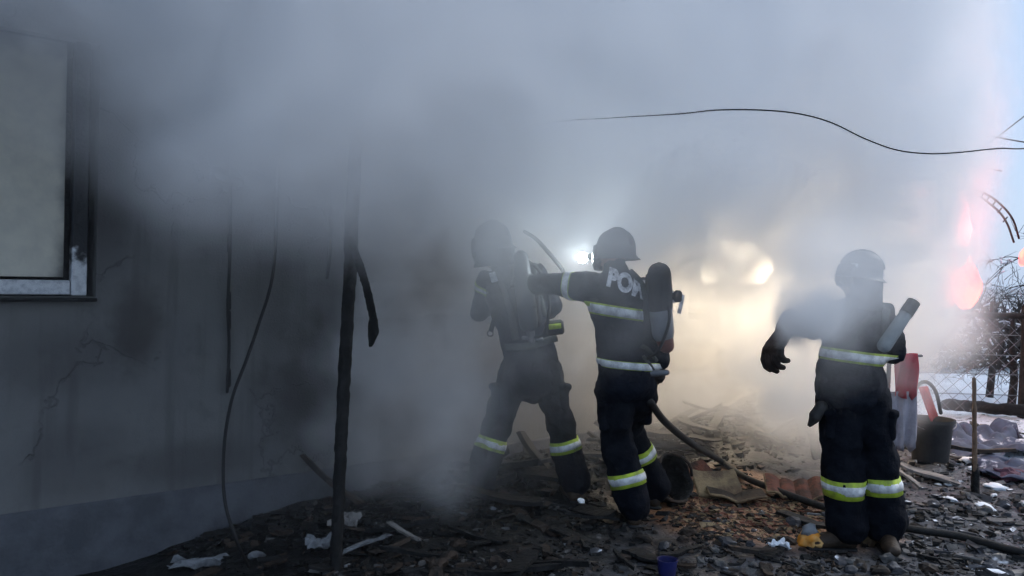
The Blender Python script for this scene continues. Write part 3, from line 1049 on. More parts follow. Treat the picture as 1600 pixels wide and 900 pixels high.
# ---- firefighter on the right, seen from behind, arm stretched into the smoke
f3 = gH(1338, 858)
D3 = f3.y
def j3(px, py, dd=0.0): return at(px, py, D3 + dd)
P3 = dict(base=Vector((j3(1340, 858).x, D3, H(j3(1340, 858).x, D3))), wide=Vector((1, .05, 0)),
          pelvis=j3(1330, 600), waist=j3(1332, 556), chest=j3(1338, 500), neck0=j3(1346, 468, .0), neck1=j3(1348, 452, .0),
          head=j3(1346, 436, .0), hup=Vector((.12, 0, 1)), hfwd=Vector((-.92, .38, -.15)),
          hem=j3(1329, 604), jw=1.02,
          sh_l=j3(1300, 492, .08), el_l=j3(1268, 510, .12), wr_l=j3(1230, 512, .2), hand_l=j3(1200, 556, .1),
          sh_r=j3(1376, 496, -.02), el_r=j3(1398, 552, .02), wr_r=j3(1392, 524, .14), hand_r=j3(1388, 508, .2),
          hn_l=Vector((-.8, -.2, .6)), hn_r=Vector((.6, -.7, .1)), hs_l=1, curl_l=.8, hscale_l=1.9, m_l=mat('brown_glove_leather', (.045, .028, .022), (.02, .014, .012), 14, .75, .4, 70), cuff_l=.066,
          hip_l=j3(1310, 620, .0), kn_l=j3(1314, 700, .0), an_l=j3(1322, 822, .0), toe_l=j3(1280, 862, .0),
          hip_r=j3(1356, 620, .0), kn_r=j3(1368, 700, .02), an_r=j3(1384, 822, .04), toe_r=j3(1398, 860, -.2), leg_k=1.08)
for k in ('an_l', 'an_r'): P3[k].z = H(P3[k].x, P3[k].y) + .14
ff3, jk3, tr3 = figure(P3, 'firefighter at the right seen from behind, gloved arm stretched out into the smoke')
make_helmet(ff3, j3(1346, 424, .0), P3['hup'], P3['hfwd'], stickers=((-80, -60, .02, .045),), flap_len=.22, scale=.86)
B3j, B3t = surf(jk3), surf(tr3)
band(ff3, B3t, P3['kn_l'].lerp(P3['an_l'], .5), Vector((0, 0, 1)), .11, .2)
band(ff3, B3t, P3['kn_r'].lerp(P3['an_r'], .47), Vector((-.05, 0, 1)), .105, .2)
band(ff3, B3j, j3(1331, 556), Vector((.1, 0, 1)), .075, .35, strip=.65)
bm = bmesh.new()
strap(bm, B3j, [j3(1386, 482, -.1), j3(1382, 500, -.12), j3(1384, 530, -.12), j3(1384, 548, -.1)], .05, CAMDIR)
obj('harness_strap', bm, MT['strap'], ff3)
bm = bmesh.new()
loft(bm, [j3(1285, 636, -.06), j3(1272, 652, -.06), j3(1266, 664, -.05)], [.04, .04, .02], n=10)
remesh(obj('tool_pouch', bm, MT['cyl_dark'], ff3), .012, 2, .02, .08)
# the tool on the right shoulder: a thing of its own
a_, b_ = j3(1429, 470, -.12), j3(1382, 540, -.18)
tl = empty('tool_handle', b_)
tag(tl, 'thick grey tool handle with dark end resting on the right-hand firefighter\'s shoulder', 'tool handle')
bm = bmesh.new()
loft(bm, [b_, b_.lerp(a_, .45), b_.lerp(a_, .72)], [.042, .04, .037], n=16)
obj('shaft', bm, mat('grey_painted_shaft', (.16, .19, .2), (.24, .27, .28), 8, .6, .2, 50), tl)
bm = bmesh.new()
loft(bm, [b_.lerp(a_, .70), b_.lerp(a_, .98)], [.041, .040], n=16, caps=False)
obj('grip', bm, MT['rubber'], tl)

# ------------------------------------------------------------------ hose on the ground
def put_on_ground(pts, lift):
    return [gH(x, y, lift) for x, y in pts]

bm = bmesh.new()
hpts = [j2(1016, 628, -.05), at(1040, 660, D2 + .25), at(1082, 694, D2 + .7)] + put_on_ground([(1125, 722), (1165, 745), (1225, 770), (1290, 793), (1350, 810), (1420, 826), (1500, 838), (1600, 856), (1720, 880), (1900, 900)], .045)
tube(bm, hpts, .025, 10, 8)
tag(obj('fire_hose', bm, MT['hose'], base=hpts[4]), 'black fire hose running from the middle firefighter across the ground', 'hose')

# ------------------------------------------------------------------ post, cables
pb = gH(524, 892)
tb = at(560, 130, pb.y + .35)
post = empty('charred_post', pb)
tag(post, 'burnt black wooden post standing in the rubble before the wall', 'post')
bm = bmesh.new()
pp = [pb - Vector((0, 0, .1))] + [pb.lerp(tb, f) + Vector((noise.noise(Vector((f * 9, 0, 1))) * .008, 0, 0)) for f in (.1, .2, .3, .4, .5, .6, .7, .8, .9, 1)]
loft(bm, pp, [.036, .036, .036, .037, .038, .038, .04, .041, .042, .042, .043], n=10)
remesh(obj('upright', bm, MT['char'], post), .012, 1, .015, .05)
bm = bmesh.new()
sp = [at(548, 372, pb.y + .12), at(557, 400, pb.y + .1), at(570, 440, pb.y + .1), at(580, 480, pb.y + .1), at(584, 505, pb.y + .1)]
loft(bm, spline(sp, 4), [(.026, .012)] * 17, wide=Vector((1, 0, 0)), n=8)
loft(bm, [at(584, 500, pb.y + .1), at(583, 520, pb.y + .1), at(579, 540, pb.y + .1)], [(.03, .02), (.032, .02), (.014, .01)], wide=Vector((1, 0, 0)), n=8)
remesh(obj('hanging_shred', bm, MT['char'], post), .009, 1, .012, .04)

bm = bmesh.new()
zt = at(430, 150, 5.2)
tube(bm, [at(436, 200, 5.35), at(433, 320, 5.3), at(426, 430, 5.2), at(403, 510, 5.1), at(384, 565, 5.0), at(362, 625, 4.95), at(350, 700, 4.9), at(351, 780, 4.85), at(368, 840, 4.8), gH(388, 885, .01)], .010, 8, 8)
tag(obj('hanging_cable', bm, MT['cable'], base=gH(388, 885)), 'loose black cable curving down the wall to the ground, left of the post', 'cable')
bm = bmesh.new()
tube(bm, [wall_pt(360, 200, .03), wall_pt(360, 300, .03), wall_pt(359, 400, .04), wall_pt(356, 480, .05), wall_pt(358, 540, .04), wall_pt(355, 612, .06)], .011, 8, 6)
for f in (380, 470, 500, 590):
    p = wall_pt(358, f, .045)
    loft(bm, [p - Vector((0, 0, .05)), p + Vector((0, 0, .05))], [.015, .012], n=6)
tag(obj('hanging_cable', bm, MT['cable'], base=wall_pt(355, 612, .06)), 'straight charred cable hanging on the wall below the dark bracket', 'cable')
bm = bmesh.new()
tube(bm, [wall_pt(519, 300, .05), wall_pt(517, 350, .05), wall_pt(515, 400, .06), wall_pt(511, 434, .06)], .012, 8, 6)
tag(obj('hanging_cable', bm, MT['cable'], base=wall_pt(511, 434, .06)), 'short charred cable end hanging just left of the post', 'cable')
bk = wall_pt(338, 274, .0)
br = empty('wall_bracket', bk)
tag(br, 'sooty bracket fixed high on the wall above the straight cable', 'bracket')
bm = bmesh.new()
M3 = Matrix.Rotation(PHI, 3, 'Z')
box(bm, bk + NRM * .02, (.10, .04, .10), M3, bev=.01)
obj('back_plate', bm, MT['char'], br)
bm = bmesh.new()
loft(bm, [bk + NRM * .03, bk + NRM * .12 + U * .02 + Vector((0, 0, -.03)), bk + NRM * .16 + U * .09 + Vector((0, 0, -.05))], [.026, .024, .03], n=10)
obj('arm', bm, MT['char'], br)

hk = at(768, 212, 6.4)
hk0 = empty('cable_hook', at(775, 245, 6.4))
tag(hk0, 'pale bent cable hook just showing in the smoke above the firefighters', 'hook')
bm = bmesh.new()
tube(bm, [at(750, 213, 6.4), at(764, 211, 6.4), at(778, 216, 6.4), at(777, 245, 6.4), at(776, 330, 6.5)], .02, 8, 5)
obj('rod', bm, mat('grey_steel', (.12, .13, .14), (.08, .085, .09), 9, .6, .2, 50), hk0)
bm = bmesh.new()
loft(bm, [at(774, 212, 6.4), at(775, 228, 6.4)], [.035, .03], n=10)
obj('insulator', bm, MT['plastic_dark'], hk0)


def wire(pts, r, label):
    bm = bmesh.new()
    P = [at(*p) for p in pts]
    tube(bm, P, r, 6, 8)
    tag(obj('overhead_cable', bm, MT['cable'], base=P[0]), label, 'cable', 'overhead cables')


wire([(770, 215, 6.0), (860, 192, 5.2), (960, 184, 4.7), (1060, 178, 4.45), (1120, 172, 4.4), (1190, 172, 4.4), (1250, 178, 4.4), (1300, 192, 4.45), (1350, 216, 4.5), (1400, 234, 4.6), (1450, 240, 4.7), (1500, 238, 4.8), (1560, 232, 5), (1640, 229, 5.3), (1900, 200, 6.5)], .0042,
     'long sagging cable crossing out of the smoke to the right edge')
wire([(1480, 200, 9), (1530, 209, 9), (1600, 222, 9.2), (1720, 240, 10)], .008, 'short upper wire against the pale sky at the right')
wire([(1490, 262, 8.5), (1545, 224, 9), (1600, 182, 9.5), (1700, 105, 10.5)], .007, 'thin wire rising steeply to the right edge of the sky')
wire([(1480, 262, 9.5), (1525, 261, 9.5), (1565, 267, 9.5)], .008, 'broken wire end sticking out of the smoke over the bent hoop')

# bent hoop of two rods at the right
hb = at(1592, 372, 9)
hoop = empty('bent_hoop', hb)
tag(hoop, 'bent double-rod hoop arching out of the smoke on the right', 'hoop')
for pts in ([(1512, 292), (1532, 299), (1552, 310), (1572, 328), (1584, 346), (1592, 372)], [(1512, 298), (1530, 306), (1546, 318), (1562, 332), (1574, 350), (1584, 378)]):
    bm = bmesh.new()
    tube(bm, [at(x, y, 9) for x, y in pts], .012, 6, 5)
    obj('rod', bm, MT['bark'], hoop)
bm = bmesh.new()
for k in range(6):
    f = k / 6
    a = at(1528 + 55 * f, 298 + 50 * f * f + 8 * f, 9); b = at(1526 + 50 * f, 305 + 55 * f * f + 4 * f, 9)
    loft(bm, [a, b], [.008, .008], n=6)
obj('cross_tie', bm, MT['bark'], hoop)
bm = bmesh.new()
box(bm, at(1515, 298, 9), (.07, .06, .12), bev=.01)
obj('clamp', bm, MT['plastic_dark'], hoop)

# ------------------------------------------------------------------ right: bucket, red plastic, cloth, stake, fence
bb = gH(1453, 722)
px_m = F / bb.y
bk = empty('bucket', bb)
tag(bk, 'dark plastic bucket standing in the snowy rubble', 'bucket')
hh, rt, rb_ = 66 / px_m, 33 / px_m, 26 / px_m
bm = bmesh.new()
lathe(bm, [(rt, hh), (rt * .98, hh * .97), (rb_ * 1.02, .02), (rb_, 0)], Matrix.Translation(bb), n=32, thick=.006)
lathe(bm, [(.001, .012), (rb_ * .98, .012), (rb_ * .98, .002), (.001, .002)], Matrix.Translation(bb), n=32)
auto_smooth(obj('shell', bm, MT['plastic_dark'], bk))
bm = bmesh.new()
lathe(bm, [(rt * 1.06, hh * 1.0), (rt * 1.06, hh * .93), (rt * 1.0, hh * .93)], Matrix.Translation(bb), n=32, thick=.004)
auto_smooth(obj('rim', bm, MT['plastic_dark'], bk))
bm = bmesh.new()
tube(bm, [bb + Vector((math.cos(R(a)) * rt * 1.07, -.03 - math.sin(R(a)) * .12, hh * .95 - math.sin(R(a)) * hh * .2)) for a in range(0, 181, 20)], .005, 6, 2)
obj('handle', bm, MT['metal'], bk)

yb = bb.y
sv = empty('shovel', at(1452, 655, yb + .02))
tag(sv, 'red plastic shovel blade with black rim sticking up out of the bucket', 'shovel')
bm = bmesh.new()
q = [at(1436, 606, yb), at(1450, 604, yb), at(1466, 650, yb), at(1456, 662, yb)]
grid = []
for i in range(7):
    row = []
    for k in range(5):
        a = q[0].lerp(q[3], i / 6); b = q[1].lerp(q[2], i / 6)
        row.append(a.lerp(b, k / 4) + Vector((0, .03 * math.sin(math.pi * k / 4), 0)))
    grid.append(row)
def sheet(bm, grid, thick, nrm):
    A = [[bm.verts.new(p) for p in r] for r in grid]
    Bv = [[bm.verts.new(p + nrm * thick) for p in r] for r in grid]
    n, m = len(grid), len(grid[0])
    for i in range(n - 1):
        for k in range(m - 1):
            bm.faces.new((A[i][k], A[i][k + 1], A[i + 1][k + 1], A[i + 1][k]))
            bm.faces.new((Bv[i][k], Bv[i + 1][k], Bv[i + 1][k + 1], Bv[i][k + 1]))
    for i in range(n - 1):
        for k in (0, m - 1):
            bm.faces.new((A[i][k], A[i + 1][k], Bv[i + 1][k], Bv[i][k]))
    for k in range(m - 1):
        for i in (0, n - 1):
            bm.faces.new((A[i][k], A[i][k + 1], Bv[i][k + 1], Bv[i][k]))
sheet(bm, grid, .012, Vector((0, 1, 0)))
obj('blade', bm, MT['plastic_red'], sv)
bm = bmesh.new()
tube(bm, [at(1430, 655, yb + .06), at(1426, 630, yb + .06), at(1434, 603, yb + .06), at(1448, 597, yb + .06), at(1462, 612, yb + .06), at(1470, 645, yb + .06)], .017, 8, 6)
obj('rim', bm, MT['rubber'], sv)

def ragged_sheet(px0, py0, px1, py1, d, seed, nx=10, ny=16, amp=.05):
    r = random.Random(seed)
    grid = []
    for j in range(ny):
        f = j / (ny - 1)
        row = []
        for i in range(nx):
            g_ = i / (nx - 1)
            rag = r.uniform(-6, 10) if j == ny - 1 else 0
            p = at(px0 + (px1 - px0) * g_ + (1 - f) * 2 * math.sin(g_ * 9), py0 + (py1 - py0) * f + rag, d)
            p.y += amp * math.sin(g_ * 14 + seed + f * 2) * (.3 + .7 * f) + .03 * noise.noise(p * 4)
            row.append(p)
        grid.append(row)
    return grid

clo = empty('hanging_cloth', at(1412, 700, D3 + 1.2))
tag(clo, 'faded pinkish cloth with red top hanging behind the right firefighter', 'cloth')
bm = bmesh.new(); sheet(bm, ragged_sheet(1391, 612, 1430, 700, D3 + 1.2, 3), .006, Vector((0, 1, 0)))
obj('lower_panel', bm, MT['cloth_pink'], clo)
bm = bmesh.new(); sheet(bm, ragged_sheet(1396, 552, 1432, 618, D3 + 1.19, 3), .008, Vector((0, 1, 0)))
obj('upper_panel', bm, mat('faded_red_cloth', (.6, .05, .08), (.42, .05, .07), 6, .85, .3, 50), clo)
bm = bmesh.new()
pr = gH(1388, 716)
tube(bm, [at(1384, 720, D3 + 1.28), at(1386, 640, D3 + 1.26), at(1390, 553, D3 + 1.24)], .018, 8, 4)
tube(bm, [at(1386, 554, D3 + 1.24), at(1440, 556, D3 + 1.24)], .010, 8, 4)
obj('rack', bm, MT['metal'], clo)

sb = gH(1524, 768)
stk = empty('wooden_stake', sb)
tag(stk, 'thin weathered wooden stake standing upright in the snowy rubble', 'stake')
bm = bmesh.new()
st = at(1522, 592, sb.y)
loft(bm, [sb - Vector((0, 0, .08)), sb.lerp(st, .35), sb.lerp(st, .7), st], [.026, .021, .019, .018], n=7)
remesh(obj('pole', bm, MT['wood'], stk), .010, 1, .01, .05)
bm = bmesh.new()
loft(bm, [sb - Vector((0, 0, .02)), sb.lerp(st, .14), sb.lerp(st, .26)], [.036, .034, .026], n=8)
remesh(obj('burnt_foot', bm, MT['char'], stk), .012, 1, .03, .06)

fp = gH(1596, 652)
fn = empty('wire_fence', fp)
tag(fn, 'dark wire fence with posts and top rail before the snowy field', 'fence')
d0 = fp.y
rdir = Vector((1, -.12, 0)).normalized()
for k in range(-3, 3):
    b = fp + rdir * (k * 2.6)
    b.z = H(b.x, b.y) if abs(b.x) < 14 else 0
    top = b + Vector((0, 0, 1.32))
    bm = bmesh.new()
    loft(bm, [b - Vector((0, 0, .1)), b + Vector((.01, 0, .7)), top], [.05, .046, .042], n=8)
    obj('post', bm, MT['bark'], fn)
for hz, r in ((1.22, .038),):
    bm = bmesh.new()
    tube(bm, [fp + rdir * (k * 1.3) + Vector((0, 0, hz + .03 * math.sin(k * 2.1))) for k in range(-6, 5)], r, 8, 3)
    obj('rail', bm, MT['bark'], fn)
for hz in (.25, .5, .75, 1.0):
    bm = bmesh.new()
    tube(bm, [fp + rdir * (k * 2.6) + Vector((0, 0, hz + .02 * math.sin(k * 3.1 + hz * 5))) for k in range(-3, 3)], .005, 5, 3)
    obj('wire', bm, MT['metal'], fn)

bm = bmesh.new()
Lf = 10.4
nd = 62
for k in range(-8, nd):
    for sg in (1, -1):
        x0_ = -7.8 + k * Lf / nd
        a_, b_ = x0_, x0_ + 1.12
        if sg < 0: a_, b_ = b_, a_
        pa, pb_ = fp + rdir * a_ + Vector((0, 0, .06)), fp + rdir * b_ + Vector((0, 0, 1.18))
        loft(bm, [pa, pb_], [.0035, .0035], n=3, caps=False)
tag(obj('wire_mesh', bm, MT['metal'], fn, smooth=False), kind='stuff')

ra, rb2 = gH(1478, 646), gH(1612, 668)
bm = bmesh.new()
tube(bm, [ra + Vector((0, 0, .12)), ra.lerp(rb2, .3) + Vector((0, 0, .13)), ra.lerp(rb2, .7) + Vector((0, 0, .12)), rb2 + Vector((.8, -.1, .12))], .075, 9, 4)
tag(remesh(obj('fallen_pole', bm, MT['char'], base=ra), .025, 1, .04, .1), 'dark fallen log lying at the edge of the snow field', 'log')


# ------------------------------------------------------------------ bare trees
def branch(bm, p, d, length, r, depth, rr, tips=None, droop=.0):
    n = 5
    pts, rad = [p], [r]
    dd = d.normalized()
    for k in range(n):
        dd = (dd + Vector((rr.gauss(0, .16), rr.gauss(0, .16), rr.gauss(0, .12) - droop))).normalized()
        pts.append(pts[-1] + dd * length / n)
        rad.append(r * (1 - .55 * (k + 1) / n))
    loft(bm, pts, rad, n=5 if depth < 2 else 7, caps=False)
    if depth == 0:
        if tips is not None: tips.append(pts[2:])
        return
    for k in range(rr.randint(3, 5)):
        i = rr.randint(1, n)
        v = (dd + Vector((rr.gauss(0, .75), rr.gauss(0, .6), rr.gauss(.05, .6)))).normalized()
        branch(bm, pts[i], v, length * rr.uniform(.45, .75), max(.004, rad[i] * .6), depth - 1, rr, tips, droop)
    if tips is not None and depth <= 2: tips.append(pts[1:])


def bare_tree(px, py, d, h, seed, label, lean=Vector((0, 0, 0)), cat='tree', name='bare_tree', depth=4, lo=.25, r0=.055, group=None):
    rr = random.Random(seed)
    b = at(px, py, d)
    b.z = H(b.x, b.y) if b.x < 14 and b.y < 28 else 0
    t = empty(name, b)
    tag(t, label, cat, group)
    bm = bmesh.new()
    tp = b + Vector((0, 0, h * .55)) + lean
    pts = [b - Vector((0, 0, .1)), b.lerp(tp, .35) + Vector((.04, 0, 0)), b.lerp(tp, .7), tp]
    loft(bm, pts, [r0, r0 * .85, r0 * .7, r0 * .5], n=9)
    obj('trunk', bm, MT['bark'], t)
    bm, tips = bmesh.new(), []
    for k in range(7):
        q = b.lerp(tp, rr.uniform(lo, 1))
        a = rr.uniform(0, 6.28)
        branch(bm, q, Vector((math.cos(a), math.sin(a), rr.uniform(.1, .9))), h * rr.uniform(.28, .42), r0 * .42, depth - 1, rr, tips, .03)
    obj('crown', bm, MT['bark'], t, smooth=True)
    bm = bmesh.new()
    for pt in tips:
        if rr.random() < .1:
            q = [p + Vector((0, 0, .012)) for p in pt[:3]]
            if len(q) > 1: loft(bm, q, [(.012, .008)] * len(q), n=5, caps=False)
    s = tag(obj('snow_cover', bm, MT['snow'], t), kind='stuff')
    return t


bare_tree(1578, 640, 10.6, 2.3, 4, 'tangled bare shrub with snow on its twigs behind the fence post', depth=4, cat='shrub', name='bare_shrub', lo=.35)
bare_tree(1545, 620, 12.2, 2.5, 11, 'bare shrub with thin dark twigs standing in the edge of the smoke', depth=4, cat='shrub', name='bare_shrub', lo=.3)
bare_tree(1640, 620, 12.6, 3.0, 21, 'taller bare tree cut off by the right edge of the picture', depth=4, lo=.3, r0=.07)
for i, (px, d, h) in enumerate(((1430, 16.6, 1.9), (1475, 17, 1.7), (1515, 16.4, 2.0), (1560, 17, 1.7), (1600, 16.6, 2.0), (1650, 17, 2.1))):
    bare_tree(px, 585, d, h, 50 + i, ['leafless hedge bush wrapped in smoke straight above the bucket', 'leafless hedge bush right of the smoky one above the bucket', 'leafless hedge bush behind the top of the wooden stake', 'leafless hedge bush between the wooden stake and fence post', 'leafless hedge bush right behind the fence post', 'leafless hedge bush cut off by the right picture edge'][i], cat='bush', name='hedge_bush', depth=4, lo=.05, r0=.05, group='hedge bushes behind the snow field')


def hedge():
    """far hedge: a dense mass of twigs nobody could count"""
    rr = random.Random(5)
    bm = bmesh.new()
    for i in range(5200):
        x = rr.uniform(4, 24); y = 16.8 + rr.uniform(-.6, .6) + (x - 8) * .02
        z = rr.uniform(0, 1.5) * (.8 + .3 * noise.noise(Vector((x * .8, 0, 0))))
        p = Vector((x, y, z)); v = Vector((rr.gauss(0, .5), rr.gauss(0, .3), rr.uniform(.2, 1))).normalized() * rr.uniform(.2, .5)
        w = Vector((rr.uniform(-1, 1), rr.uniform(-1, 1), rr.uniform(-.3, .3))).normalized() * rr.uniform(.012, .05)
        a = bm.verts.new(p - w); b = bm.verts.new(p + w); c = bm.verts.new(p + v)
        e = bm.verts.new(p + w.cross(v).normalized() * w.length)
        bm.faces.new((a, b, c)); bm.faces.new((b, e, c)); bm.faces.new((e, a, c))
    tag(obj('hedge_twigs', bm, MT['bark'], smooth=False), 'dark twiggy hedge mass along the far side of the snow', 'hedge', kind='stuff')


hedge()


# ------------------------------------------------------------------ debris
def plank_mesh(L, w, t, seed):
    r = random.Random(seed)
    bm = bmesh.new()
    n = 8
    rings = []
    for i in range(n + 1):
        x = L * (i / n - .5)
        k = 1 if 0 < i < n else r.uniform(.4, .9)
        y0, y1 = -w / 2 * k + r.uniform(-.006, .006), w / 2 * k + r.uniform(-.006, .006)
        z = .02 * math.sin(i * .7 + seed) * L
        rings.append([bm.verts.new((x + r.uniform(-.02, .02), y, z + zz)) for y, zz in ((y0, 0), (y1, 0), (y1, t), (y0, t))])
    for i in range(n):
        for k in range(4):
            bm.faces.new((rings[i][k], rings[i][(k + 1) % 4], rings[i + 1][(k + 1) % 4], rings[i + 1][k]))
    bm.faces.new(rings[0]); bm.faces.new(rings[-1])
    return bm


def rock_mesh(r0, seed, flat=.6, ico=2, rough=.45):
    bm = bmesh.new()
    bmesh.ops.create_icosphere(bm, subdivisions=ico, radius=r0)
    off = Vector((seed * 3.1, seed * 1.7, seed))
    for v in bm.verts:
        d = v.co.normalized()
        k = 1 + rough * noise.noise(d * 1.6 + off) + rough * .45 * noise.noise(d * 4 + off)
        v.co = Vector((d.x * k, d.y * k * .8, d.z * k * flat)) * r0
    return bm


def crumple_mesh(w, h, seed, amp=.06, nx=12, ny=9, thick=.004):
    bm = bmesh.new()
    off = Vector((seed * 2.3, seed * 5.1, 0))
    r = random.Random(seed)
    g_ = []
    for j in range(ny):
        row = []
        for i in range(nx):
            u_, v_ = i / (nx - 1) - .5, j / (ny - 1) - .5
            edge = 1 - .25 * (noise.noise(Vector((u_ * 5, v_ * 5, seed))) + .5)
            p = Vector((u_ * w * edge, v_ * h * edge, 0))
            q = Vector((u_ * 2.6, v_ * 2.6, 0)) + off
            p.z = amp * (abs(noise.noise(q)) * 1.6 + abs(noise.noise(q * 2.3)) * .8)
            row.append(p)
        g_.append(row)
    sheet(bm, g_, thick, Vector((0, 0, 1)))
    return bm


def lay(name, bm, m, px, py, rz=0, rx=0, ry=0, lift=0.0, label=None, cat=None, group=None, smooth=False, pos=None):
    p = pos if pos is not None else gH(px, py, lift)
    o = obj(name, bm, m, smooth=smooth, local=True)
    o.location = p
    o.rotation_euler = (R(rx), R(ry), R(rz))
    return tag(o, label, cat, group)


def copy_to(o, p, rot, sc=1.0, label=None):
    c = o.copy()
    C.objects.link(c)
    c.location = p; c.rotation_euler = rot
    c.scale = (sc,) * 3
    if label: c['label'] = label
    return c


# charred planks: four shapes copied along the foot of the wall
protos = [lay('charred_plank', plank_mesh(L, w, t, i), MT['char'], 520, 780, label='charred plank lying in the black rubble along the foot of the wall', cat='plank', group='charred planks along the wall')
          for i, (L, w, t) in enumerate(((.9, .11, .028), (.6, .09, .03), (.75, .05, .045), (.42, .14, .022)))]
spots = []
for i in range(64):
    s = rnd.uniform(2.3, 8.4); t = abs(rnd.gauss(.55, .4)) + .1
    p = A0 + U * s + NRM * t
    spots.append((p.x, p.y))
for i, (x, y) in enumerate(spots):
    rot = (rnd.gauss(0, .25), rnd.gauss(0, .28), rnd.uniform(0, 6.28))
    p = Vector((x, y, H(x, y) + rnd.uniform(.01, .09)))
    if i < 4:
        protos[i].location = p; protos[i].rotation_euler = rot
    else:
        copy_to(protos[i % 4], p, rot, rnd.uniform(.6, 1.15))

pl = lay('charred_plank', plank_mesh(.62, .09, .03, 21), MT['char_brown'], 520, 760, label='scorched plank leaning up against the wall at the foot of the post', cat='plank',
         pos=(wall_pt(482, 728, .15) + gH(562, 790)) / 2)
dv = (gH(562, 790) - wall_pt(478, 722, .2))
pl.rotation_euler = dv.to_track_quat('X', 'Z').to_euler()

fg = [lay('charred_board', plank_mesh(L, w, t, 70 + i), m, 900, 850, label='dark charred board fragment lying flat on the yard in front of the firefighters', cat='board', group='charred board fragments in the foreground')
      for i, (L, w, t, m) in enumerate(((.42, .10, .02, MT['char']), (.3, .06, .025, MT['char_brown']), (.55, .035, .03, MT['char']), (.24, .13, .018, MT['char'])))]
for i in range(40):
    px, py = rnd.uniform(430, 1270), rnd.uniform(800, 900)
    if i >= 4 and px > 1040 and py < 850: continue
    p = gH(px, py, rnd.uniform(.005, .03))
    rot = (rnd.gauss(0, .15), rnd.gauss(0, .15), rnd.uniform(0, 6.28))
    if i < 4: fg[i].location = p; fg[i].rotation_euler = rot
    else: copy_to(fg[i % 4], p, rot, rnd.uniform(.5, 1.1))

# tiles, bark, scraps: each its own
def tile_mesh(w, h, ridges, seed):
    bm = bmesh.new()
    g_ = []
    for j in range(8):
        row = []
        for i in range(ridges * 6 + 1):
            f = i / (ridges * 6)
            e = 1 - .28 * max(0, noise.noise(Vector((f * 3, j * .7, seed))))
            row.append(Vector(((f - .5) * w * (e if j in (0, 7) else 1), (j / 7 - .5) * h * (1 - .25 * noise.noise(Vector((f * 2, seed, 0)))), .022 * abs(math.sin(f * math.pi * ridges)) + .05 * (f - .5) ** 2 * 4)))
        g_.append(row)
    sheet(bm, g_, .012, Vector((0, 0, 1)))
    return bm


def rimmed_tile(px, py, w, h, ridges, seed, rz, rx, label, m=None, name='broken_tile', cat='tile', rim=True, lift=.03):
    p = gH(px, py, lift)
    t = empty(name, p)
    t.rotation_euler = (R(rx), 0, R(rz))
    tag(t, label, cat)
    o = obj('tile_face', tile_mesh(w, h, ridges, seed), m or MT['tile'], t, smooth=True, local=True)
    auto_smooth(o, 60)
    bm = bmesh.new()
    vs = [Vector(v.co) for v in o.data.vertices]
    n = ridges * 6 + 1
    loft(bm, vs[0:n], [.011] * n, n=6)
    col = [vs[n * j] for j in range(8)]
    loft(bm, col, [.010] * 8, n=6)
    obj('rim', bm, MT['tan'], t, local=True)
    return t


rimmed_tile(1242, 768, .42, .30, 4, 3, -12, 12, 'ridged red-brown tile shard lying just left of the right firefighter')
rimmed_tile(1118, 756, .34, .24, 1, 7, 8, 38, 'curled yellowish bark-like slab propped up on the brown earth', MT['tan'], name='curled_slab', cat='slab', lift=.06)
rimmed_tile(1150, 775, .40, .16, 2, 5, -4, 4, 'flat dark tile with pale front edge on the brown earth', MT['char_brown'])
rimmed_tile(1085, 738, .26, .2, 2, 15, 30, 30, 'small brown tile tilted beside the charred basket', MT['tile'])

# charred basket on its side behind the middle firefighter's boots
cb = gH(1042, 782, .0)
bsk = empty('charred_basket', cb)
tag(bsk, 'charred round basket tipped on its side behind the middle firefighter', 'basket')
MB_ = Matrix.Translation(cb + Vector((0, .1, .14))) @ (Matrix.Rotation(R(35), 3, 'Z') @ Matrix.Rotation(R(68), 3, 'X')).to_4x4()
bm = bmesh.new()
lathe(bm, [(.17, .10), (.165, .04), (.14, -.04), (.09, -.1), (.001, -.11)], MB_, n=26, thick=.012)
for v in bm.verts: v.co += Vector((noise.noise(v.co * 9), noise.noise(v.co * 9 + Vector((5, 0, 0))), noise.noise(v.co * 9 + Vector((0, 5, 0))))) * .025
obj('bowl', bm, MT['char'], bsk)
bm = bmesh.new()
loft(bm, [MB_ @ Vector((math.cos(a) * .172, math.sin(a) * .172, .105 + .02 * math.sin(a * 3))) for a in [R(k) for k in range(0, 300, 15)]], [.011] * 20, n=7)
obj('rim', bm, MT['char_brown'], bsk)

lay('crumpled_sheet', crumple_mesh(.36, .13, 1, .04), MT['pale'], 310, 884, 14, 10, 0, .005, 'crumpled pale sheet lying at the wall foot left of the cable', 'sheet')
lay('plaster_scrap', rock_mesh(.05, 2, .5), MT['pale'], 401, 868, 30, 0, 0, .015, 'small white scrap lying right beside the loose cable end', 'scrap')
lay('crumpled_sheet', crumple_mesh(.2, .14, 3, .05), MT['pale'], 502, 852, 20, 14, 0, .02, 'greyish crumpled sheet in the rubble just left of the post', 'sheet')
lay('crumpled_sheet', crumple_mesh(.2, .14, 4, .05), MT['wood_grey'], 540, 818, -10, 18, 0, .04, 'small pale foil scrap tucked behind the post foot', 'sheet')
lay('bent_strip', plank_mesh(.34, .035, .012, 31), MT['pale'], 567, 852, 32, 0, -14, .04, 'thin whitish strip sloping up right of the post foot', 'strip')
lay('bent_strip', plank_mesh(.3, .03, .012, 33), MT['wood_grey'], 632, 832, -38, 0, 10, .05, 'thin grey strip slanting down in the rubble right of the post', 'strip')
lay('rubble_stone', rock_mesh(.045, 12, .6), MT['stone'], 862, 818, 0, 0, 0, .01, 'pale stone on the black ash below the legs of two firefighters', 'stone')
lay('white_chip', rock_mesh(.03, 14, .35), MT['snow'], 908, 782, 40, 20, 0, .10, 'small white chip by the boot of the firefighter at the wall', 'chip')
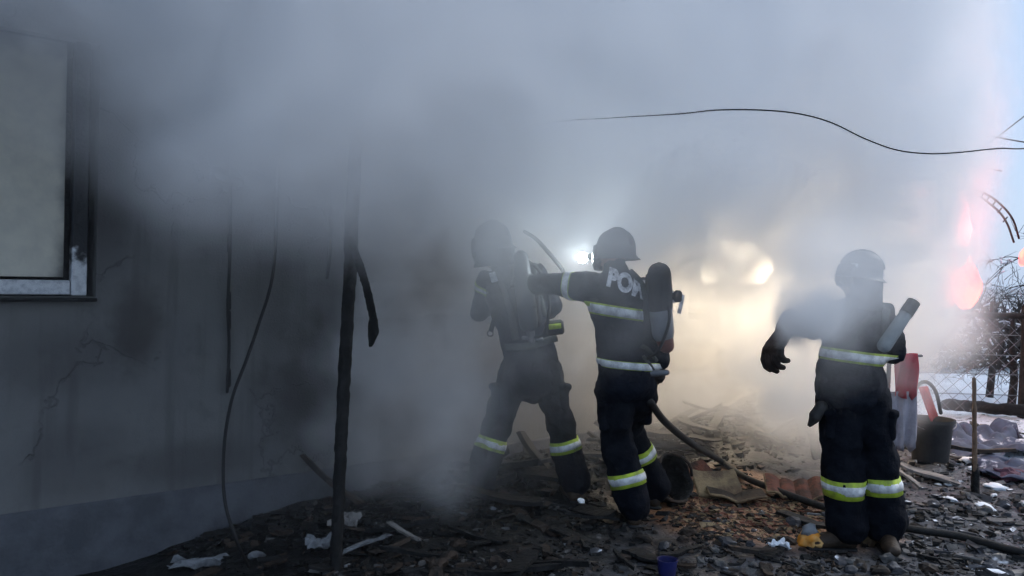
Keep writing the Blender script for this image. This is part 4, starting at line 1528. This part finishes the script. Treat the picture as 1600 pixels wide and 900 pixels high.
lay('paper_scrap', crumple_mesh(.14, .1, 6, .05), MT['snow'], 1216, 858, 10, 0, 0, .01, 'crumpled white paper scrap on the gravel left of the orange bag', 'paper')
ob = gH(1266, 856, .0)
obag = empty('orange_bag', ob)
tag(obag, 'crumpled orange plastic bag with white top beside the firefighter\'s boot', 'bag')
bm = rock_mesh(.075, 5, .85, 3, .5); bm.transform(Matrix.Translation(ob + Vector((0, 0, .05)))); obj('bag_body', bm, MT['plastic_orange'], obag)
bm = rock_mesh(.05, 9, .8, 2, .5); bm.transform(Matrix.Translation(ob + Vector((-.012, -.02, .11)))); obj('white_top', bm, MT['pale'], obag)
bm = rock_mesh(.06, 19, .6, 2, .5); bm.transform(Matrix.Translation(ob + Vector((.09, .02, .05)))); obj('bag_fold', bm, MT['plastic_orange'], obag)
cbp = gH(1042, 903, .0)
cup = empty('blue_cup', cbp)
tag(cup, 'small navy blue plastic cup at the bottom edge of the picture', 'cup')
bm = bmesh.new(); lathe(bm, [(.055, .10), (.05, .05), (.042, .002)], Matrix.Translation(cbp), n=24, thick=.004)
lathe(bm, [(.001, .008), (.041, .008), (.041, .001), (.001, .001)], Matrix.Translation(cbp), n=24)
auto_smooth(obj('cup_body', bm, MT['plastic_blue'], cup))
bm = bmesh.new(); lathe(bm, [(.058, .104), (.058, .096)], Matrix.Translation(cbp), n=24, thick=.005)
auto_smooth(obj('rim', bm, MT['plastic_blue'], cup))
lay('white_box', rock_mesh(.045, 31, 1.1, 1, .25), MT['pale'], 1357, 800, 0, 0, 0, .05, 'small white lump seen between the right firefighter\'s shins', 'lump')
lay('white_box', rock_mesh(.045, 36, .9, 2, .4), MT['tan'], 1358, 845, 0, 0, 0, .03, 'cream coloured lump between the right firefighter\'s boots', 'lump')
lay('grey_board', plank_mesh(.46, .16, .02, 41), MT['wood_grey'], 1450, 742, -32, 0, 14, .07, 'light grey splintered board lying below the bucket', 'board')
lay('grey_board', plank_mesh(.40, .05, .02, 43), MT['wood_grey'], 1425, 726, 70, 0, 20, .07, 'narrow pale batten tilted beside the hanging cloth foot', 'batten')
lay('grey_board', plank_mesh(.34, .04, .02, 44), MT['wood_grey'], 1412, 742, 110, 0, -20, .06, 'short pale splinter sticking up by the right firefighter\'s knee band', 'splinter')
lay('grey_board', plank_mesh(.7, .05, .03, 46), MT['char_brown'], 1530, 706, 4, 0, 3, .10, 'dark thin lath lying across the snowy tarp by the stake', 'lath')


def m_snowy(name, base, lo=.5, hi=.64):
    m = bpy.data.materials.new(name)
    t, p = nodes_of(m); g = G(t)
    o = g.tex()
    geo = g.n.new('ShaderNodeNewGeometry')
    nz = g.sep(geo.outputs['Normal'])[2]
    n = g.noise(o, 6, 5)
    f = g.ss(g.m('ADD', g.m('MULTIPLY', nz, .35), n), lo + .35, hi + .35)
    n2 = g.noise(o, 9, 4)
    col = g.mix(g.ss(n2, .35, .65), base, tuple(c * 1.8 for c in base))
    g.t.links.new(g.mix(f, col, (.74, .78, .85)), p.inputs['Base Color'])
    p.inputs['Roughness'].default_value = .75
    return m


SNT = m_snowy('snowy_tarp', (.03, .04, .07), .56, .68)
SNS = m_snowy('snowy_rubble', (.035, .035, .04), .5, .62)
lay('snowy_tarp', crumple_mesh(1.5, 1.1, 8, .17, 34, 26), SNT, 1545, 700, 10, 0, 0, .0, 'rumpled slate blue tarp dusted with snow behind the stake', 'tarp', smooth=True)
lay('snowy_tarp', crumple_mesh(1.0, .8, 18, .10, 26, 20), SNT, 1620, 742, -20, 0, 0, .0, 'snow-covered rumpled sheet at the right edge of the yard', 'tarp', smooth=True)
lay('purple_rag', rock_mesh(.11, 42, .5, 3, .6), mat('purple_rag_cloth', (.07, .03, .05), (.14, .07, .09), 9, .9, .4, 40), 1572, 742, 0, 0, 0, .04, 'dark purple rag lump lying right of the stake foot', 'rag')

sp_ = [lay('rubble_stone', rock_mesh(.045, 60 + i, .6, 2), m, 1450, 800, label='loose stone lying on the dark frozen yard', cat='stone', group='loose stones on the yard')
       for i, m in enumerate((MT['stone'], SNS, MT['stone'], MT['char_brown'], SNS))]
n_st = 0
for i in range(260):
    px, py = rnd.uniform(620, 1620), rnd.uniform(760, 905)
    if py < 800 and px < 1400: continue
    p = gH(px, py)
    sc = rnd.choice((.35, .5, .5, .7, .9, 1.2))
    p.z += .012 * sc
    k = i % 5
    if px < 1080: k = 3
    if px < 1000 and rnd.random() < .5: continue
    rot = (rnd.uniform(-.4, .4), rnd.uniform(-.4, .4), rnd.uniform(0, 6.28))
    if n_st < 5:
        sp_[n_st].location = p; sp_[n_st].rotation_euler = rot
    else:
        copy_to(sp_[k], p, rot, sc)
    n_st += 1
sl = [lay('snow_clump', rock_mesh(.08, 80 + i, .3, 3, .6), MT['snow'], 1550, 760, label='frozen snow clump among the rubble on the right', cat='snow clump', group='snow clumps on the right', smooth=True) for i in range(3)]
for i in range(18):
    px = rnd.uniform(1440, 1620); py = rnd.uniform(672, 800)
    p = gH(px, py); p.z += .01
    rot = (rnd.uniform(-.2, .2), rnd.uniform(-.2, .2), rnd.uniform(0, 6.28))
    if i < 3: sl[i].location = p; sl[i].rotation_euler = rot
    else: copy_to(sl[i % 3], p, rot, rnd.uniform(.35, 1.1))


def scatter(name, n, place, size, mats, label, cat, seed, flat=.6):
    """small loose bits nobody could count: one object"""
    r = random.Random(seed)
    V, Fc, MI = [], [], []
    for _ in range(n):
        p = place(r)
        if p is None: continue
        sz = size(r)
        Mr = Matrix.Rotation(r.uniform(0, 6.28), 3, 'Z') @ Matrix.Rotation(r.gauss(0, .5), 3, 'X')
        e = Vector((r.uniform(.6, 1.5) + 2.2 * r.random() ** 5, r.uniform(.5, 1), r.uniform(.25, 1) * flat)) * sz
        b = len(V)
        for c in ((-1, -1, -1), (1, -1, -1), (1, 1, -1), (-1, 1, -1), (-1, -1, 1), (1, -1, 1), (1, 1, 1), (-1, 1, 1)):
            q = Vector((c[0] * e.x * r.uniform(.45, 1), c[1] * e.y * r.uniform(.45, 1), c[2] * e.z * r.uniform(.45, 1)))
            V.append(p + Mr @ q + Vector((0, 0, e.z * .4)))
        for f in ((0, 3, 2, 1), (4, 5, 6, 7), (0, 1, 5, 4), (1, 2, 6, 5), (2, 3, 7, 6), (3, 0, 4, 7)):
            Fc.append([b + k for k in f])
        mi = r.choices(range(len(mats)), [w for _, w in mats])[0]
        MI += [mi] * 6
    me = bpy.data.meshes.new(name)
    me.from_pydata(V, [], Fc)
    for m, _ in mats: me.materials.append(m)
    me.polygons.foreach_set('material_index', MI)
    me.update()
    o = bpy.data.objects.new(name, me)
    C.objects.link(o)
    return tag(o, label, cat, kind='stuff')


def pl_wall(r):
    s = r.uniform(.9, 8.6); t = abs(r.gauss(.2, .75)) + .02
    if s < 2.4 and r.random() < .6: return None
    p = A0 + U * s + NRM * t
    return Vector((p.x, p.y, H(p.x, p.y)))


def pl_front(r):
    px, py = r.uniform(500, 1640), 760 + 150 * math.sqrt(r.random())
    if ((px - 1172) / 120) ** 2 + ((py - 798) / 40) ** 2 < 1 and r.random() < .8: return None
    if noise.noise(Vector((px * .012, py * .03, 4))) < .05 and r.random() < .85: return None
    if px > 1390 and r.random() < .6: return None
    return gH(px, py)


def pl_right(r):
    return gH(r.uniform(1390, 1640), r.uniform(665, 905))


def pl_earth(r):
    a, k = r.uniform(0, 6.28), math.sqrt(r.random())
    return gH(1172 + math.cos(a) * k * 125, 800 + math.sin(a) * k * 44)


pw = lambda a, b: (lambda r: a + (b - a) * r.random() ** 3)
scatter('charred_rubble', 9000, pl_wall, pw(.006, .045), [(MT['char'], 8), (MT['char_brown'], 1.6), (MT['stone'], .12)], 'black burnt rubble heaped along the foot of the wall', 'rubble', 1)
scatter('gravel', 9500, pl_front, pw(.003, .03), [(MT['char'], 7), (MT['stone'], .9), (MT['char_brown'], 2), (MT['pale'], .22)], 'loose dark gravel and cinders over the front of the yard', 'gravel', 2)
scatter('snowy_rubble', 1900, pl_right, pw(.006, .045), [(SNS, 4), (MT['char'], 4), (MT['wood_grey'], .8), (MT['stone'], 1)], 'snow-dusted dark rubble over the right side of the yard', 'rubble', 3)
scatter('straw_litter', 2600, pl_earth, pw(.006, .03), [(MT['tan'], 2), (MT['tile'], 1.6), (MT['char_brown'], 3)], 'brown straw and bark litter on the trampled earth', 'litter', 4, .25)

# ------------------------------------------------------------------ smoke
def smoke():
    ng = bpy.data.node_groups.new('smoke_field', 'GeometryNodeTree')
    ng.interface.new_socket('Geometry', in_out='INPUT', socket_type='NodeSocketGeometry')
    ng.interface.new_socket('Geometry', in_out='OUTPUT', socket_type='NodeSocketGeometry')
    g = G(ng)
    P = ng.nodes.new('GeometryNodeInputPosition').outputs[0]
    w1 = g.v('MULTIPLY', g.v('SUBTRACT', g.noise(P, .55, 3, .55, True), (.5, .5, .5)), (1.5, 1.5, 1.5))
    w2 = g.v('MULTIPLY', g.v('SUBTRACT', g.noise(P, 2.2, 3, .55, True), (.5, .5, .5)), (.35, .35, .35))
    w3 = g.v('MULTIPLY', g.v('SUBTRACT', g.noise(P, 5.5, 3, .6, True), (.5, .5, .5)), (.2, .2, .2))
    w2 = g.v('ADD', w2, w3)
    Q = g.v('ADD', g.v('ADD', P, w1), w2)
    Q2 = g.v('ADD', P, w2)
    x, y, z = g.sep(Q)
    s_ = g.v('DOT_PRODUCT', g.v('SUBTRACT', Q, tuple(A0)), tuple(U))
    t_ = g.v('DOT_PRODUCT', g.v('SUBTRACT', P, tuple(A0)), tuple(NRM))
    se = g.m('ADD', s_, g.m('MULTIPLY', g.m('SUBTRACT', t_, .6), .75))
    # smoke pouring from under the eaves: its underside drops towards the fire
    sa, za = wall_at(110, 20, .6); sb_, zb = wall_at(560, 335, .6)
    k = (zb - za) / (sb_ - sa)
    under = g.m('MAXIMUM', g.m('ADD', g.m('MULTIPLY', g.m('SUBTRACT', se, sa), k), za), 2.05)
    z2 = g.sep(g.v('ADD', P, g.v('ADD', g.v('MULTIPLY', w1, (.55, .55, .55)), w2)))[2]
    over = g.m('SUBTRACT', z2, under)
    f = g.m('MULTIPLY', g.ss(over, -.5, .6, 0, 2.6), g.ss(t_, -.2, .15))
    f = g.m('MULTIPLY', f, g.ss(t_, 2.0, 3.2, 1, 0))
    tot = g.m('MULTIPLY', f, g.ss(z, .2, .8))

    def blob(px, py, d, rx, ry, rz, dens, q=Q, inner=.3):
        c = at(px, py, d)
        r = g.v('LENGTH', g.v('MULTIPLY', g.v('SUBTRACT', q, tuple(c)), (1 / rx, 1 / ry, 1 / rz)))
        return g.ss(r, 1.0, inner, 0.0, dens)
    for b in SMOKE_BLOBS:
        tot = g.m('ADD', tot, blob(*b))
    n = g.noise(Q, 1.3, 5, .6)
    tot = g.m('MULTIPLY', tot, g.ss(n, .36, .62, .12, 1.45))
    tot = g.m('MULTIPLY', tot, g.ss(g.noise(Q, 3.0, 4, .6), .34, .62, .4, 1.5))
    for b in SMOKE_PUFFS:
        tot = g.m('ADD', tot, blob(*b, q=Q2, inner=.05))
    for b in SMOKE_WISPS:
        tot = g.m('ADD', tot, g.m('MULTIPLY', blob(*b, q=Q2, inner=.15), g.ss(g.noise(Q, 2.4, 4, .6), .3, .6, .35, 1.1)))
    # thin general smoke near the wall
    thin = g.m('MULTIPLY', g.m('MULTIPLY', g.ss(s_, 1.0, 4.0, .03, .22), g.ss(t_, 2.2, .8)), g.ss(z, .0, .5, .25, 1))
    tot = g.m('ADD', tot, thin)
    x2, y2, _z = g.sep(g.v('ADD', P, g.v('ADD', w2, g.v('MULTIPLY', w1, (.7, .7, .7)))))
    edge = g.m('SUBTRACT', x2, g.m('MULTIPLY', g.m('SUBTRACT', y2, 7.4), .5))
    tot = g.m('MULTIPLY', tot, g.ss(edge, 3.5, 4.4, 1, 0))
    vc = ng.nodes.new('GeometryNodeVolumeCube')
    ng.links.new(tot, vc.inputs['Density'])
    lo, hi = (-5.2, 2.6, .03), (6.6, 11.5, 7.2)
    vc.inputs['Min'].default_value = lo; vc.inputs['Max'].default_value = hi
    for i, ax_ in enumerate('XYZ'):
        vc.inputs['Resolution ' + ax_].default_value = int((hi[i] - lo[i]) / .06)
    sm = ng.nodes.new('GeometryNodeSetMaterial')
    ng.links.new(vc.outputs[0], sm.inputs[0])
    m = bpy.data.materials.new('smoke')
    m.use_nodes = True
    t = m.node_tree
    t.nodes.clear()
    oo = t.nodes.new('ShaderNodeOutputMaterial'); pv = t.nodes.new('ShaderNodeVolumePrincipled')
    t.links.new(pv.outputs[0], oo.inputs[1])
    pv.inputs['Color'].default_value = (.985, .99, .998, 1)
    pv.inputs['Density'].default_value = 1.0
    pv.inputs['Anisotropy'].default_value = .1
    sm.inputs['Material'].default_value = m
    go = ng.nodes.new('NodeGroupOutput')
    ng.links.new(sm.outputs[0], go.inputs[0])
    bm = bmesh.new()
    box(bm, Vector((0, 6, 3)), (1, 1, 1))
    o = obj('smoke', bm, m, smooth=False)
    tag(o, 'thick grey smoke rolling off the house over the firefighters', 'smoke', kind='stuff')
    md = o.modifiers.new('field', 'NODES')
    md.node_group = ng


SMOKE_BLOBS = [
    # px, py, depth, radii, density
    (330, -120, 4.8, 1.7, 1.3, .9, 2.0), (520, 20, 5.4, 1.5, 1.2, 1.1, 2.2), (760, 130, 6.2, 1.5, 1.2, 1.4, 2.2), (980, 200, 6.8, 1.6, 1.3, 1.7, 2.0),
    (1200, 150, 7.6, 1.7, 1.4, 1.9, 2.0), (1330, 120, 7.2, 1.2, 1.5, 2.5, 1.9), (1400, -150, 7.5, 1.6, 1.5, 2.0, 1.8), (800, -200, 6, 3.2, 1.6, 1.2, 2.0),
    (650, 420, 6.1, .9, .6, 1.1, 2.2), (660, 610, 6.0, .75, .5, .8, 1.9), (830, 440, 6.8, 1.1, .6, 1.2, 1.6),
    (1130, 420, 7.6, .9, .75, .8, 3.6), (1150, 600, 7.2, 1.0, .6, .7, 2.2), (1210, 640, 6.9, .8, .5, .5, 1.6), (1270, 540, 7.4, 1.2, 1.0, 1.3, 1.6),
    (1400, 400, 7.2, .95, 1.2, 1.6, 1.9), (1440, 480, 8.2, .8, .9, .6, 1.1), (1460, 290, 7.4, .6, .8, 1.3, 2.6), (1480, 430, 7.5, .5, .7, .7, 2.8),
]
SMOKE_PUFFS = [(1262, 505, 4.98, .22, .24, .2, 60.0), (1232, 500, 5.0, .13, .2, .12, 45.0), (1296, 490, 4.8, .25, .2, .25, 9.0)]
SMOKE_WISPS = [
    (1298, 460, 4.6, .48, .34, .45, 2.1), (1325, 400, 4.7, .5, .3, .42, 3.6), (1320, 565, 4.68, .4, .22, .25, .7), (1380, 450, 4.72, .4, .2, .4, 1.4),
    (1412, 585, 5.7, .22, .3, .2, 1.2),
    (725, 640, 5.2, .42, .3, .7, 1.8), (775, 370, 5.2, .5, .3, .36, 2.0), (800, 480, 5.2, .6, .3, .55, 1.3), (690, 760, 5.4, .35, .25, .25, 1.5), (965, 365, 4.9, .5, .22, .28, 1.4),
    (970, 480, 4.95, .6, .22, .5, 1.2), (1040, 480, 5.4, .3, .25, .4, .8), (840, 590, 5.2, .5, .2, .45, .6),
]
smoke()
